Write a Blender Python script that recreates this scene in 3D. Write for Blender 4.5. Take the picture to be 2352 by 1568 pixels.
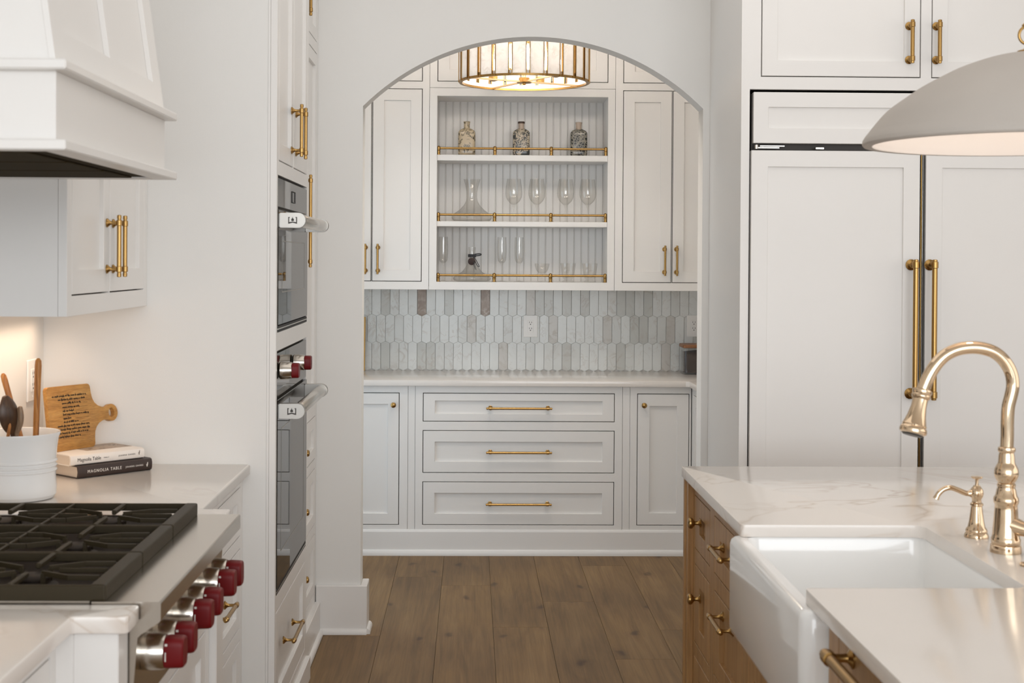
import bpy, bmesh, math, random
from mathutils import Vector, Matrix, Euler
random.seed(7)
PI = math.pi
SC = bpy.context.scene
COL = SC.collection
for o in list(bpy.data.objects): bpy.data.objects.remove(o)

# ------------------------------------------------------------------ camera
cam_d = bpy.data.cameras.new('camera'); cam = bpy.data.objects.new('camera', cam_d); COL.objects.link(cam); SC.camera = cam
yaw, pitch, roll = .0199294, .0083843, .00611073
fw = Vector((math.sin(yaw)*math.cos(pitch), math.cos(yaw)*math.cos(pitch), -math.sin(pitch)))
rt = Vector((math.cos(yaw), -math.sin(yaw), 0)); up = rt.cross(fw)
r2 = rt*math.cos(roll)+up*math.sin(roll); u2 = -rt*math.sin(roll)+up*math.cos(roll)
M = Matrix((r2, u2, -fw)).transposed().to_4x4(); M.translation = Vector((0, 0, 1.546)); cam.matrix_world = M
cam_d.sensor_width = 36; cam_d.lens = 3267/2352*36
cam_d.shift_x = (1176-1147.95)/2352; cam_d.shift_y = (624.59-784)/2352
cam_d.clip_start = .05
cam_d.dof.use_dof = True; cam_d.dof.focus_distance = 6.6; cam_d.dof.aperture_fstop = 8

# ------------------------------------------------------------------ light
W = bpy.data.worlds.new('world'); SC.world = W; W.use_nodes = True
bg = W.node_tree.nodes['Background']; bg.inputs[0].default_value = (.86, .93, 1, 1); bg.inputs[1].default_value = .9
def area(name, loc, rot, sx, sy, e, col, spread=PI):
    l = bpy.data.lights.new(name, 'AREA'); l.shape = 'RECTANGLE'; l.size = sx; l.size_y = sy; l.energy = e; l.color = col
    l.spread = spread
    o = bpy.data.objects.new(name, l); COL.objects.link(o); o.location = loc; o.rotation_euler = rot; return o
area('window_daylight', (1.0, -2.6, 1.9), (PI/2, 0, 0), 5.2, 2.2, 160, (.94, .97, 1))
area('side_window_daylight', (4.3, 2.2, 1.8), (PI/2, 0, PI/2), 3.6, 1.8, 24, (1, .93, .88))
area('pantry_door_daylight', (-1.14, 6.62, 1.15), (PI/2, 0, -PI/2), 1.0, 1.9, 8, (.62, .82, 1))
area('kitchen_ceiling_fill', (.6, 4.1, 3.02), (0, 0, 0), 2.6, 2.8, 17, (1, .96, .92))  # added broad fill under the ceiling, stands for no fitting
area('pantry_upper_fill', (.25, 6.30, 2.88), (math.radians(52), 0, 0), 1.8, .25, 15, (1, .88, .77))  # added warm fill aimed at the upper cabinets, no lamp there
SC.view_settings.view_transform = 'Standard'; SC.view_settings.look = 'None'
SC.view_settings.gamma = 1; SC.view_settings.use_curve_mapping = False
SC.view_settings.exposure = 0.04
SC.cycles.max_bounces = 14; SC.cycles.transmission_bounces = 10; SC.cycles.transparent_max_bounces = 12
SC.cycles.diffuse_bounces = 6; SC.cycles.sample_clamp_indirect = 4; SC.cycles.caustics_reflective = False; SC.cycles.caustics_refractive = False

# ------------------------------------------------------------------ materials
def mat(name, col, rough=.5, metal=0, **k):
    m = bpy.data.materials.new(name); m.use_nodes = True
    b = m.node_tree.nodes['Principled BSDF']; b.inputs['Base Color'].default_value = (*col, 1)
    b.inputs['Roughness'].default_value = rough; b.inputs['Metallic'].default_value = metal
    for a, v in k.items(): b.inputs[a.replace('_', ' ')].default_value = v
    return m
def nodes(m):
    t = m.node_tree; return t, t.nodes, t.links, t.nodes['Principled BSDF']
def ramp(nd, pts):
    r = nd.new('ShaderNodeValToRGB'); e = r.color_ramp.elements
    while len(e) > 1: e.remove(e[-1])
    e[0].position, e[0].color = pts[0][0], (*pts[0][1], 1)
    for p, c in pts[1:]:
        q = e.new(p); q.color = (*c, 1)
    return r
def tex(nd, kind, **k):
    n = nd.new(kind)
    for a, v in k.items():
        if a in n.inputs: n.inputs[a].default_value = v
        else: setattr(n, a, v)
    return n
def mix(nd, ln, fac, a, b, mode='MIX'):
    m = nd.new('ShaderNodeMix'); m.data_type = 'RGBA'; m.blend_type = mode
    for sock, v in ((m.inputs[0], fac), (m.inputs[6], a), (m.inputs[7], b)):
        if hasattr(v, 'is_output'): ln.new(v, sock)
        elif isinstance(v, tuple): sock.default_value = (*v, 1)
        else: sock.default_value = v
    return m.outputs[2]
def painted(name, col, rough, var=.03, bump=.0):
    m = mat(name, col, rough); t, nd, ln, b = nodes(m)
    co = nd.new('ShaderNodeTexCoord'); n = tex(nd, 'ShaderNodeTexNoise', Scale=2.3, Detail=3.)
    ln.new(co.outputs['Object'], n.inputs['Vector'])
    r = ramp(nd, [(.3, tuple(c*(1-var) for c in col)), (.7, col)]); ln.new(n.outputs[0], r.inputs[0]); ln.new(r.outputs[0], b.inputs['Base Color'])
    if bump:
        n2 = tex(nd, 'ShaderNodeTexNoise', Scale=420., Detail=2.); ln.new(co.outputs['Object'], n2.inputs['Vector'])
        bp = tex(nd, 'ShaderNodeBump', Strength=bump, Distance=.001); ln.new(n2.outputs[0], bp.inputs['Height']); ln.new(bp.outputs[0], b.inputs['Normal'])
    return m
WALL = painted('wall_paint', (.79, .782, .76), .6, .02, .15)
TRIM = painted('trim_paint', (.81, .795, .775), .32, .015)
CAB = painted('cabinet_paint', (.80, .783, .76), .34, .015)
CEIL = mat('ceiling_paint', (.84, .83, .81), .7)
DARKIN = mat('shaded_interior', (.035, .025, .018), .8)  # near-black colour paints in the shade seen through door and drawer gaps
BRASS = mat('aged_brass', (.41, .25, .088), .27, 1)
BRASSL = mat('pale_brass', (.80, .62, .40), .35, 1)
NICKEL = mat('champagne_nickel', (.69, .53, .365), .08, 1)
STEEL = mat('brushed_steel', (.56, .52, .465), .20, 1)
STEELD = mat('satin_steel', (.42, .40, .37), .36, 1)
IRON = mat('cast_iron', (.032, .023, .010), .5, 0, Specular_IOR_Level=.25)
BLACKPAN = mat('black_enamel', (.014, .008, .005), .5, 0, Specular_IOR_Level=.12)
IROND = mat('dark_iron', (.020, .012, .007), .55, 0, Specular_IOR_Level=.3)
RED = mat('red_knob', (.14, .006, .007), .42, 0, Specular_IOR_Level=.2)
CERAM = mat('fireclay', (.84, .84, .83), .10, 0, Coat_Weight=.4)
STONEWARE = mat('white_glaze', (.73, .725, .715), .14)
OVENG = mat('oven_glass', (.018, .014, .010), .02, 0, IOR=1.18, Specular_Tint=(.80, .75, .66, 1))
WHITEPL = mat('white_plastic', (.84, .83, .81), .3)
BLACK = mat('black_slot', (.01, .01, .01), .6)
GLASS = bpy.data.materials.new('clear_glass'); GLASS.use_nodes = True
_n, _l = GLASS.node_tree.nodes, GLASS.node_tree.links; _n.remove(_n['Principled BSDF'])
_t = _n.new('ShaderNodeBsdfTransparent'); _t.inputs[0].default_value = (.985, .982, .975, 1); _g = _n.new('ShaderNodeBsdfGlossy'); _g.inputs['Roughness'].default_value = .03
_w = _n.new('ShaderNodeLayerWeight'); _w.inputs['Blend'].default_value = .5; _p = _n.new('ShaderNodeMath'); _p.operation = 'POWER'; _p.inputs[1].default_value = 4.; _l.new(_w.outputs['Facing'], _p.inputs[0])
_f = _n.new('ShaderNodeMath'); _f.operation = 'MULTIPLY_ADD'; _f.inputs[1].default_value = .75; _f.inputs[2].default_value = .06; _l.new(_p.outputs[0], _f.inputs[0]); _m = _n.new('ShaderNodeMixShader')
_l.new(_f.outputs[0], _m.inputs[0]); _l.new(_t.outputs[0], _m.inputs[1]); _l.new(_g.outputs[0], _m.inputs[2]); _l.new(_m.outputs[0], _n['Material Output'].inputs[0])
LEATHER = mat('dark_leather', (.03, .012, .009), .6)
SATIN = mat('black_ribbon', (.015, .015, .018), .5)
PLASTER = painted('pendant_plaster', (.50, .46, .42), .75, .12, .5)
PLASTIN = mat('pendant_inner', (.80, .75, .71), .6)
PAPER = mat('book_pages', (.66, .58, .49), .8)
COVERW = mat('white_cover', (.78, .72, .66), .4)
COVERB = mat('black_cover', (.028, .014, .010), .4)
INKD = mat('dark_ink', (.03, .018, .012), .7)
INKL = mat('light_ink', (.75, .70, .64), .7)
def emis(name, col, s):
    m = bpy.data.materials.new(name); m.use_nodes = True; b = m.node_tree.nodes['Principled BSDF']
    b.inputs['Base Color'].default_value = (*col, 1); b.inputs['Emission Color'].default_value = (*col, 1); b.inputs['Emission Strength'].default_value = s
    return m
BULB = emis('lit_bulb', (1, .90, .76), 9)

def wood(name, c0, c1, c2, scale=1., rough=.4, axis=(10, 10, .6), knots=False, rand=True, grain=.5):
    m = mat(name, c1, rough); t, nd, ln, b = nodes(m)
    co = nd.new('ShaderNodeTexCoord'); oi = nd.new('ShaderNodeObjectInfo')
    off = nd.new('ShaderNodeVectorMath'); off.operation = 'ADD'
    mul = nd.new('ShaderNodeVectorMath'); mul.operation = 'SCALE'; mul.inputs['Scale'].default_value = 37. if rand else 0.
    cmb = nd.new('ShaderNodeCombineXYZ')
    for i in range(3): ln.new(oi.outputs['Random'], cmb.inputs[i])
    ln.new(cmb.outputs[0], mul.inputs[0]); ln.new(co.outputs['Object'], off.inputs[0]); ln.new(mul.outputs[0], off.inputs[1])
    mp = nd.new('ShaderNodeMapping'); mp.inputs['Scale'].default_value = tuple(a*scale for a in axis); ln.new(off.outputs[0], mp.inputs[0])
    n = tex(nd, 'ShaderNodeTexNoise', Scale=2.2, Detail=7., Roughness=.62, Distortion=1.3); ln.new(mp.outputs[0], n.inputs['Vector'])
    r = ramp(nd, [(.28, c0), (.5, c1), (.72, c2)]); ln.new(n.outputs[0], r.inputs[0]); out = r.outputs[0]
    mp2 = nd.new('ShaderNodeMapping'); mp2.inputs['Scale'].default_value = tuple(a*scale*(6 if a > 2 else 1.5) for a in axis); ln.new(off.outputs[0], mp2.inputs[0])
    n2 = tex(nd, 'ShaderNodeTexNoise', Scale=3., Detail=4.); ln.new(mp2.outputs[0], n2.inputs['Vector'])
    r2_ = ramp(nd, [(.35, (1-.35*grain,)*3), (.6, (1, 1, 1))]); ln.new(n2.outputs[0], r2_.inputs[0]); out = mix(nd, ln, 1., out, r2_.outputs[0], 'MULTIPLY')
    if rand:
        rr = nd.new('ShaderNodeMapRange'); rr.inputs['To Min'].default_value = .92; rr.inputs['To Max'].default_value = 1.08; ln.new(oi.outputs['Random'], rr.inputs['Value'])
        hs = nd.new('ShaderNodeHueSaturation'); ln.new(rr.outputs[0], hs.inputs['Value']); ln.new(out, hs.inputs['Color']); out = hs.outputs[0]
    if knots:
        mk = nd.new('ShaderNodeMapping'); mk.inputs['Scale'].default_value = (2.9, 1.25, 1); ln.new(off.outputs[0], mk.inputs[0])
        nz = tex(nd, 'ShaderNodeTexNoise', Scale=9., Detail=2.); ln.new(off.outputs[0], nz.inputs['Vector'])
        ad = nd.new('ShaderNodeVectorMath'); ad.operation = 'MULTIPLY_ADD'; ad.inputs[1].default_value = (.22, .16, 0); ln.new(nz.outputs[1], ad.inputs[0]); ln.new(mk.outputs[0], ad.inputs[2])
        v = tex(nd, 'ShaderNodeTexVoronoi', Scale=1.25, voronoi_dimensions='2D'); ln.new(ad.outputs[0], v.inputs['Vector'])
        rk = ramp(nd, [(.0, (.30, .23, .2)), (.035, (.45, .38, .33)), (.075, (.9, .87, .85)), (.16, (1, 1, 1))]); ln.new(v.outputs['Distance'], rk.inputs[0])
        out = mix(nd, ln, .85, out, rk.outputs[0], 'MULTIPLY')
        n3 = tex(nd, 'ShaderNodeTexNoise', Scale=1.6, Detail=2.); ln.new(off.outputs[0], n3.inputs['Vector'])
        r3 = ramp(nd, [(.35, (.80, .78, .76)), (.62, (1.05, 1.05, 1.05))]); ln.new(n3.outputs[0], r3.inputs[0]); out = mix(nd, ln, 1., out, r3.outputs[0], 'MULTIPLY')
    ln.new(out, b.inputs['Base Color'])
    bp = tex(nd, 'ShaderNodeBump', Strength=.12, Distance=.002); ln.new(n2.outputs[0], bp.inputs['Height']); ln.new(bp.outputs[0], b.inputs['Normal'])
    return m
FLOORW = wood('floor_oak', (.148, .080, .025), (.205, .117, .040), (.262, .158, .062), 1., .55, (7, .55, 7), knots=True)
OAKV = wood('island_oak', (.30, .155, .052), (.41, .225, .085), (.50, .295, .120), 1., .4, (14, 14, .8), rand=True, grain=.35)
OLIVE = wood('olive_wood', (.16, .05, .010), (.42, .165, .035), (.56, .27, .075), 1., .45, (30, 30, 3))
DARKW = wood('dark_walnut', (.03, .014, .007), (.055, .026, .012), (.09, .045, .02), 1., .4, (30, 30, 3))
TAUPEW = wood('taupe_wood', (.14, .09, .055), (.20, .13, .08), (.26, .18, .12), 1., .5, (30, 30, 3))
BAMBOO = wood('bamboo_board', (.33, .145, .030), (.47, .225, .050), (.57, .31, .085), 1., .42, (3, 14, 30), grain=.7)
LIDW = wood('lid_wood', (.16, .06, .02), (.28, .12, .045), (.36, .17, .07), 1., .45, (3, 14, 30))

def marble(name, base, vein, scale=1.6, width=.035, amt=.6, rough=.12, rand=False, coat=.0, soft=.25, soft_col=None):
    m = mat(name, base, rough, 0, Coat_Weight=coat); t, nd, ln, b = nodes(m)
    co = nd.new('ShaderNodeTexCoord'); src = co.outputs['Object']
    if rand:
        oi = nd.new('ShaderNodeObjectInfo'); cmb = nd.new('ShaderNodeCombineXYZ')
        for i in range(3): ln.new(oi.outputs['Random'], cmb.inputs[i])
        a = nd.new('ShaderNodeVectorMath'); a.operation = 'MULTIPLY_ADD'; a.inputs[1].default_value = (53, 31, 17)
        ln.new(cmb.outputs[0], a.inputs[0]); ln.new(src, a.inputs[2]); src = a.outputs[0]
    w = tex(nd, 'ShaderNodeTexNoise', Scale=scale, Detail=4., Roughness=.55, Distortion=1.6); ln.new(src, w.inputs['Vector'])
    s = nd.new('ShaderNodeMath'); s.operation = 'SUBTRACT'; s.inputs[1].default_value = .5; ln.new(w.outputs[0], s.inputs[0])
    ab = nd.new('ShaderNodeMath'); ab.operation = 'ABSOLUTE'; ln.new(s.outputs[0], ab.inputs[0])
    r = ramp(nd, [(0, (1, 1, 1)), (width*.3, (.55, .55, .55)), (width, (0, 0, 0))]); ln.new(ab.outputs[0], r.inputs[0])
    k = tex(nd, 'ShaderNodeTexNoise', Scale=scale*1.3, Detail=2.); ln.new(src, k.inputs['Vector'])
    rk = ramp(nd, [(.42, (0, 0, 0)), (.62, (1, 1, 1))]); ln.new(k.outputs[0], rk.inputs[0])
    f = nd.new('ShaderNodeMath'); f.operation = 'MULTIPLY'; ln.new(r.outputs[0], f.inputs[0]); ln.new(rk.outputs[0], f.inputs[1])
    f2 = nd.new('ShaderNodeMath'); f2.operation = 'MULTIPLY'; f2.inputs[1].default_value = amt; ln.new(f.outputs[0], f2.inputs[0])
    c = tex(nd, 'ShaderNodeTexNoise', Scale=scale*.9, Detail=3., Distortion=.8); ln.new(src, c.inputs['Vector'])
    sc_ = soft_col or tuple(base[i]*.55+vein[i]*.45 for i in range(3))
    rc = ramp(nd, [(.45, base), (.75, tuple(base[i]*(1-soft)+sc_[i]*soft for i in range(3)))]); ln.new(c.outputs[0], rc.inputs[0])
    out = mix(nd, ln, f2.outputs[0], rc.outputs[0], vein)
    ln.new(out, b.inputs['Base Color']); return m
QUARTZ = marble('white_quartz', (.78, .735, .69), (.52, .41, .32), 1.1, .018, .62, .15, soft=.16)
TM = [marble('tile_white', (.73, .755, .75), (.50, .46, .42), 9, .03, .5, .25, True),
      marble('tile_pale', (.67, .69, .68), (.48, .44, .40), 8, .05, .6, .25, True, soft=.5),
      marble('tile_grey', (.56, .575, .555), (.42, .37, .33), 8, .06, .6, .25, True, soft=.5),
      marble('tile_taupe', (.60, .59, .565), (.42, .38, .33), 8, .08, .7, .25, True, soft=.5),
      marble('tile_brown', (.22, .155, .11), (.50, .44, .38), 14, .10, .8, .25, True, soft=.7)]
GROUT = mat('grout', (.66, .65, .63), .8)
CAPIZ = marble('capiz_shell', (.74, .72, .70), (.50, .45, .40), 18, .10, .6, .3, True, soft=.8)
t_, nd_, ln_, b_ = nodes(CAPIZ)
tr_ = nd_.new('ShaderNodeBsdfTranslucent'); tr_.inputs[0].default_value = (.92, .90, .87, 1); mx_ = nd_.new('ShaderNodeMixShader'); mx_.inputs[0].default_value = .20
ln_.new(b_.outputs[0], mx_.inputs[1]); ln_.new(tr_.outputs[0], mx_.inputs[2]); ln_.new(mx_.outputs[0], nd_['Material Output'].inputs[0])

def pattern(name, base, ink, kind):
    m = mat(name, base, .25, 0, Coat_Weight=.4); t, nd, ln, b = nodes(m); co = nd.new('ShaderNodeTexCoord'); src = co.outputs['Object']
    if kind == 0:
        n = tex(nd, 'ShaderNodeTexNoise', Scale=24., Detail=1.5, Distortion=2.2); ln.new(src, n.inputs['Vector']); r = ramp(nd, [(.0, (0, 0, 0)), (.53, (0, 0, 0)), (.555, (1, 1, 1))]); ln.new(n.outputs[0], r.inputs[0])
        w = tex(nd, 'ShaderNodeTexWave', Scale=40., Distortion=9., Detail=2.); ln.new(src, w.inputs['Vector']); r_ = ramp(nd, [(.35, (.35,)*3), (.6, (1, 1, 1))]); ln.new(w.outputs[1], r_.inputs[0])
        f = mix(nd, ln, 1., r.outputs[0], r_.outputs[0], 'MULTIPLY')
        e = tex(nd, 'ShaderNodeTexNoise', Scale=9., Detail=2.); ln.new(src, e.inputs['Vector']); rb = ramp(nd, [(.4, base), (.7, tuple(c*.62 for c in base))]); ln.new(e.outputs[0], rb.inputs[0]); bs = rb.outputs[0]
    elif kind == 1:
        n = tex(nd, 'ShaderNodeTexNoise', Scale=95., Detail=2., Distortion=1.2); ln.new(src, n.inputs['Vector']); r = ramp(nd, [(.50, (0, 0, 0)), (.53, (1, 1, 1))]); ln.new(n.outputs[0], r.inputs[0])
        v = tex(nd, 'ShaderNodeTexNoise', Scale=18., Detail=1.); ln.new(src, v.inputs['Vector']); r_ = ramp(nd, [(.60, (0, 0, 0)), (.63, (1, 1, 1))]); ln.new(v.outputs[0], r_.inputs[0])
        f = mix(nd, ln, 1., r.outputs[0], r_.outputs[0], 'LIGHTEN'); bs = base
    else:
        mp = nd.new('ShaderNodeMapping'); mp.inputs['Scale'].default_value = (1, 1, 1.1); ln.new(src, mp.inputs[0])
        v = tex(nd, 'ShaderNodeTexVoronoi', Scale=68., feature='DISTANCE_TO_EDGE'); ln.new(mp.outputs[0], v.inputs['Vector']); r = ramp(nd, [(.10, (0, 0, 0)), (.14, (1, 1, 1))]); ln.new(v.outputs[0], r.inputs[0])
        v2 = tex(nd, 'ShaderNodeTexVoronoi', Scale=15., feature='DISTANCE_TO_EDGE'); ln.new(src, v2.inputs['Vector']); r_ = ramp(nd, [(.04, (0, 0, 0)), (.06, (1, 1, 1))]); ln.new(v2.outputs[0], r_.inputs[0])
        f = mix(nd, ln, 1., r.outputs[0], r_.outputs[0], 'MULTIPLY'); bs = base
    out = mix(nd, ln, f, bs, ink); ln.new(out, b.inputs['Base Color']); return m
POT = [pattern('floral_glaze', (.56, .45, .30), (.07, .058, .035), 0), pattern('chintz_glaze', (.52, .44, .33), (.035, .038, .035), 1), pattern('damask_glaze', (.27, .25, .205), (.020, .022, .020), 2)]
POTN = mat('bottle_neck_glaze', (.48, .38, .30), .3)

# ------------------------------------------------------------------ geometry helpers
def box(bm, x0, x1, y0, y1, z0, z1, bev=0, seg=1):
    if x0 > x1: x0, x1 = x1, x0
    if y0 > y1: y0, y1 = y1, y0
    r = bmesh.ops.create_cube(bm, size=1, matrix=Matrix.Translation(((x0+x1)/2, (y0+y1)/2, (z0+z1)/2)) @ Matrix.Diagonal((x1-x0, y1-y0, z1-z0, 1)))
    if bev:
        es = list({e for v in r['verts'] for e in v.link_edges})
        bmesh.ops.bevel(bm, geom=es, offset=bev, segments=seg, affect='EDGES', profile=.5)
def B(x0, x1, y0, y1, z0, z1, bev=0, seg=1):
    bm = bmesh.new(); box(bm, x0, x1, y0, y1, z0, z1, bev, seg); return bm
def loft(bm, loops, cap0=True, cap1=True, close=True):
    vs = [[bm.verts.new(p) for p in l] for l in loops]; n = len(loops[0])
    for a, b in zip(vs, vs[1:]):
        for i in range(n if close else n-1):
            j = (i+1) % n
            bm.faces.new((a[i], a[j], b[j], b[i]))
    if cap0: bm.faces.new(vs[0][::-1])
    if cap1: bm.faces.new(vs[-1])
def lathe(bm, prof, c=(0, 0, 0), axis='Z', n=28, cap0=True, cap1=True, mtx=None):
    loops = []
    for r, h in prof:
        l = []
        for i in range(n):
            a = 2*PI*i/n; u, v = r*math.cos(a), r*math.sin(a)
            p = {'Z': (u, v, h), 'X': (h, u, v), 'Y': (u, h, v)}[axis]
            p = Vector(p)
            if mtx: p = mtx @ p
            l.append(p+Vector(c))
        loops.append(l)
    loft(bm, loops, cap0, cap1)
def tube(bm, pts, r, n=12, caps=True):
    pts = [Vector(p) for p in pts]; loops = []; prev = None
    rs = r if isinstance(r, (list, tuple)) else [r]*len(pts)
    for i, p in enumerate(pts):
        t = (pts[min(i+1, len(pts)-1)]-pts[max(i-1, 0)]).normalized()
        if prev is None:
            a = Vector((0, 0, 1)) if abs(t.z) < .9 else Vector((1, 0, 0)); nrm = t.cross(a).normalized()
        else: nrm = (prev-t*prev.dot(t)).normalized()
        prev = nrm; bn = t.cross(nrm)
        loops.append([p+(nrm*math.cos(2*PI*k/n)+bn*math.sin(2*PI*k/n))*rs[i] for k in range(n)])
    loft(bm, loops, caps, caps)
def smooth_pts(pts, k=4):
    pts = [Vector(p) for p in pts]; out = []
    for i in range(len(pts)-1):
        p0, p1, p2, p3 = pts[max(i-1, 0)], pts[i], pts[i+1], pts[min(i+2, len(pts)-1)]
        for j in range(k):
            t = j/k; out.append(.5*((2*p1)+(-p0+p2)*t+(2*p0-5*p1+4*p2-p3)*t*t+(-p0+3*p1-3*p2+p3)*t**3))
    out.append(pts[-1]); return out
def rrect(x0, x1, y0, y1, r, z, n=5):
    out = []
    for cx, cy, a0 in ((x1-r, y1-r, 0), (x0+r, y1-r, PI/2), (x0+r, y0+r, PI), (x1-r, y0+r, 1.5*PI)):
        for i in range(n+1):
            a = a0+PI/2*i/n; out.append((cx+r*math.cos(a), cy+r*math.sin(a), z))
    return out
def fill2d(bm, outline, holes, t, bev=0):
    """flat shape in local XY filled, then extruded to thickness t along +Z"""
    es = []
    for loop in [outline]+holes:
        vs = [bm.verts.new((p[0], p[1], 0)) for p in loop]
        es += [bm.edges.new((vs[i], vs[(i+1) % len(vs)])) for i in range(len(vs))]
    r = bmesh.ops.triangle_fill(bm, edges=es, use_beauty=True)
    fs = [f for f in bm.faces]
    e = bmesh.ops.extrude_face_region(bm, geom=fs)
    bmesh.ops.translate(bm, verts=[g for g in e['geom'] if isinstance(g, bmesh.types.BMVert)], vec=(0, 0, t))
    bmesh.ops.recalc_face_normals(bm, faces=bm.faces)
    if bev:
        ed = [x for x in bm.edges if len(x.link_faces) == 2 and x.calc_face_angle(0) > .8]
        bmesh.ops.bevel(bm, geom=ed, offset=bev, segments=2, affect='EDGES', profile=.5, clamp_overlap=True)
def grid_plate(bm, us, vs, holes, w0, w1, mp, bev=0):
    """plate spanning us[0]..us[1] x vs[0]..vs[1] with rectangular holes; mp(u,v,w) maps to space"""
    U = sorted({us[0], us[1], *[h[0] for h in holes], *[h[1] for h in holes]})
    V = sorted({vs[0], vs[1], *[h[2] for h in holes], *[h[3] for h in holes]})
    def solid(i, j):
        if i < 0 or j < 0 or i >= len(U)-1 or j >= len(V)-1: return False
        u, v = (U[i]+U[i+1])/2, (V[j]+V[j+1])/2
        return not any(h[0] < u < h[1] and h[2] < v < h[3] for h in holes)
    cache = {}
    def vt(i, j, w):
        k = (i, j, w)
        if k not in cache: cache[k] = bm.verts.new(mp(U[i], V[j], w))
        return cache[k]
    for i in range(len(U)-1):
        for j in range(len(V)-1):
            if not solid(i, j): continue
            for w in (w0, w1): bm.faces.new([vt(i, j, w), vt(i+1, j, w), vt(i+1, j+1, w), vt(i, j+1, w)])
            for (di, dj, a, b) in ((-1, 0, (i, j), (i, j+1)), (1, 0, (i+1, j), (i+1, j+1)), (0, -1, (i, j), (i+1, j)), (0, 1, (i, j+1), (i+1, j+1))):
                if not solid(i+di, j+dj): bm.faces.new([vt(*a, w0), vt(*b, w0), vt(*b, w1), vt(*a, w1)])
    bmesh.ops.recalc_face_normals(bm, faces=bm.faces)
    if bev:
        ed = [e for e in bm.edges if len(e.link_faces) == 2 and e.calc_face_angle(0) > 1]
        bmesh.ops.bevel(bm, geom=ed, offset=bev, segments=1, affect='EDGES')
def mk(name, bm, m, parent=None, smooth=None, org=None):
    bmesh.ops.recalc_face_normals(bm, faces=bm.faces)
    if parent is not None or org is not None:
        r = org if org is not None else root_loc(parent)
        bmesh.ops.translate(bm, verts=bm.verts, vec=-Vector(r))
    me = bpy.data.meshes.new(name); bm.to_mesh(me); bm.free()
    me.materials.append(m)
    o = bpy.data.objects.new(name, me); COL.objects.link(o)
    if org is not None and parent is None: o.location = org
    if parent is not None: o.parent = parent
    if smooth is not None: sm(me, smooth)
    return o
def sm(me, ang=.6):
    b = bmesh.new(); b.from_mesh(me)
    for f in b.faces: f.smooth = True
    for e in b.edges:
        if len(e.link_faces) == 2 and e.calc_face_angle(0) > ang: e.smooth = False
    b.to_mesh(me); b.free()
ROOTS = {}
def root_loc(o):
    while o.parent: o = o.parent
    return ROOTS.get(o.name, Vector((0, 0, 0)))
def tag(o, label, cat, group=None, kind=None):
    o['label'] = label; o['category'] = cat
    if group: o['group'] = group
    if kind: o['kind'] = kind
    return o
def thing(name, label, cat, loc, group=None):
    o = bpy.data.objects.new(name, None); COL.objects.link(o); o.location = loc; o.empty_display_size = .1
    ROOTS[o.name] = Vector(loc); return tag(o, label, cat, group)
def struct(name, bm, m, smooth=None):
    o = mk(name, bm, m, None, smooth); o['kind'] = 'structure'; return o
def part(name, bm, m, p, smooth=None, label=None):
    o = mk(name, bm, m, p, smooth)
    if label: o['label'] = label
    return o
def copy_tree(o, parent=None, loc=None, label=None):
    c = o.copy(); COL.objects.link(c)
    if parent is not None: c.parent = parent
    if loc is not None: c.location = loc
    if label: c['label'] = label
    for ch in list(o.children): copy_tree(ch, c)
    return c
# orientation maps: u along the run, v up, w out of the face
def mS(y): return lambda u, v, w: (u, y-w, v)          # faces the camera
def mE(x): return lambda u, v, w: (x+w, u, v)          # faces +X
def mW(x): return lambda u, v, w: (x-w, u, v)          # faces -X
def shaker(name, parent, mp, u0, u1, v0, v1, fr=.058, th=.021, rec=.012, m=None, w=0., gap=.0036):
    m = m or CAB; bm = bmesh.new(); u0 += gap; u1 -= gap; v0 += gap; v1 -= gap
    fu = fr if not isinstance(fr, tuple) else fr[0]; fv = fr if not isinstance(fr, tuple) else fr[1]
    grid_plate(bm, (u0, u1), (v0, v1), [(u0+fu, u1-fu, v0+fv, v1-fv)], w-th, w, mp, .0012)
    b2 = bmesh.new(); grid_plate(b2, (u0+fu-.004, u1-fu+.004), (v0+fv-.004, v1-fv+.004), [], w-th+.002, w-rec, mp)
    me = bpy.data.meshes.new('t'); b2.to_mesh(me); b2.free(); bm.from_mesh(me); bpy.data.meshes.remove(me)
    return part(name, bm, m, parent)
def mpM(mp, u, v, w):
    """frame at a face point: local x=u, y=v, z=w(out)"""
    o = Vector(mp(u, v, w)); U = Vector(mp(u+1, v, w))-o; V = Vector(mp(u, v+1, w))-o; N = Vector(mp(u, v, w+1))-o
    m = Matrix((U, V, N)).transposed().to_4x4(); m.translation = o; return m
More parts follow.
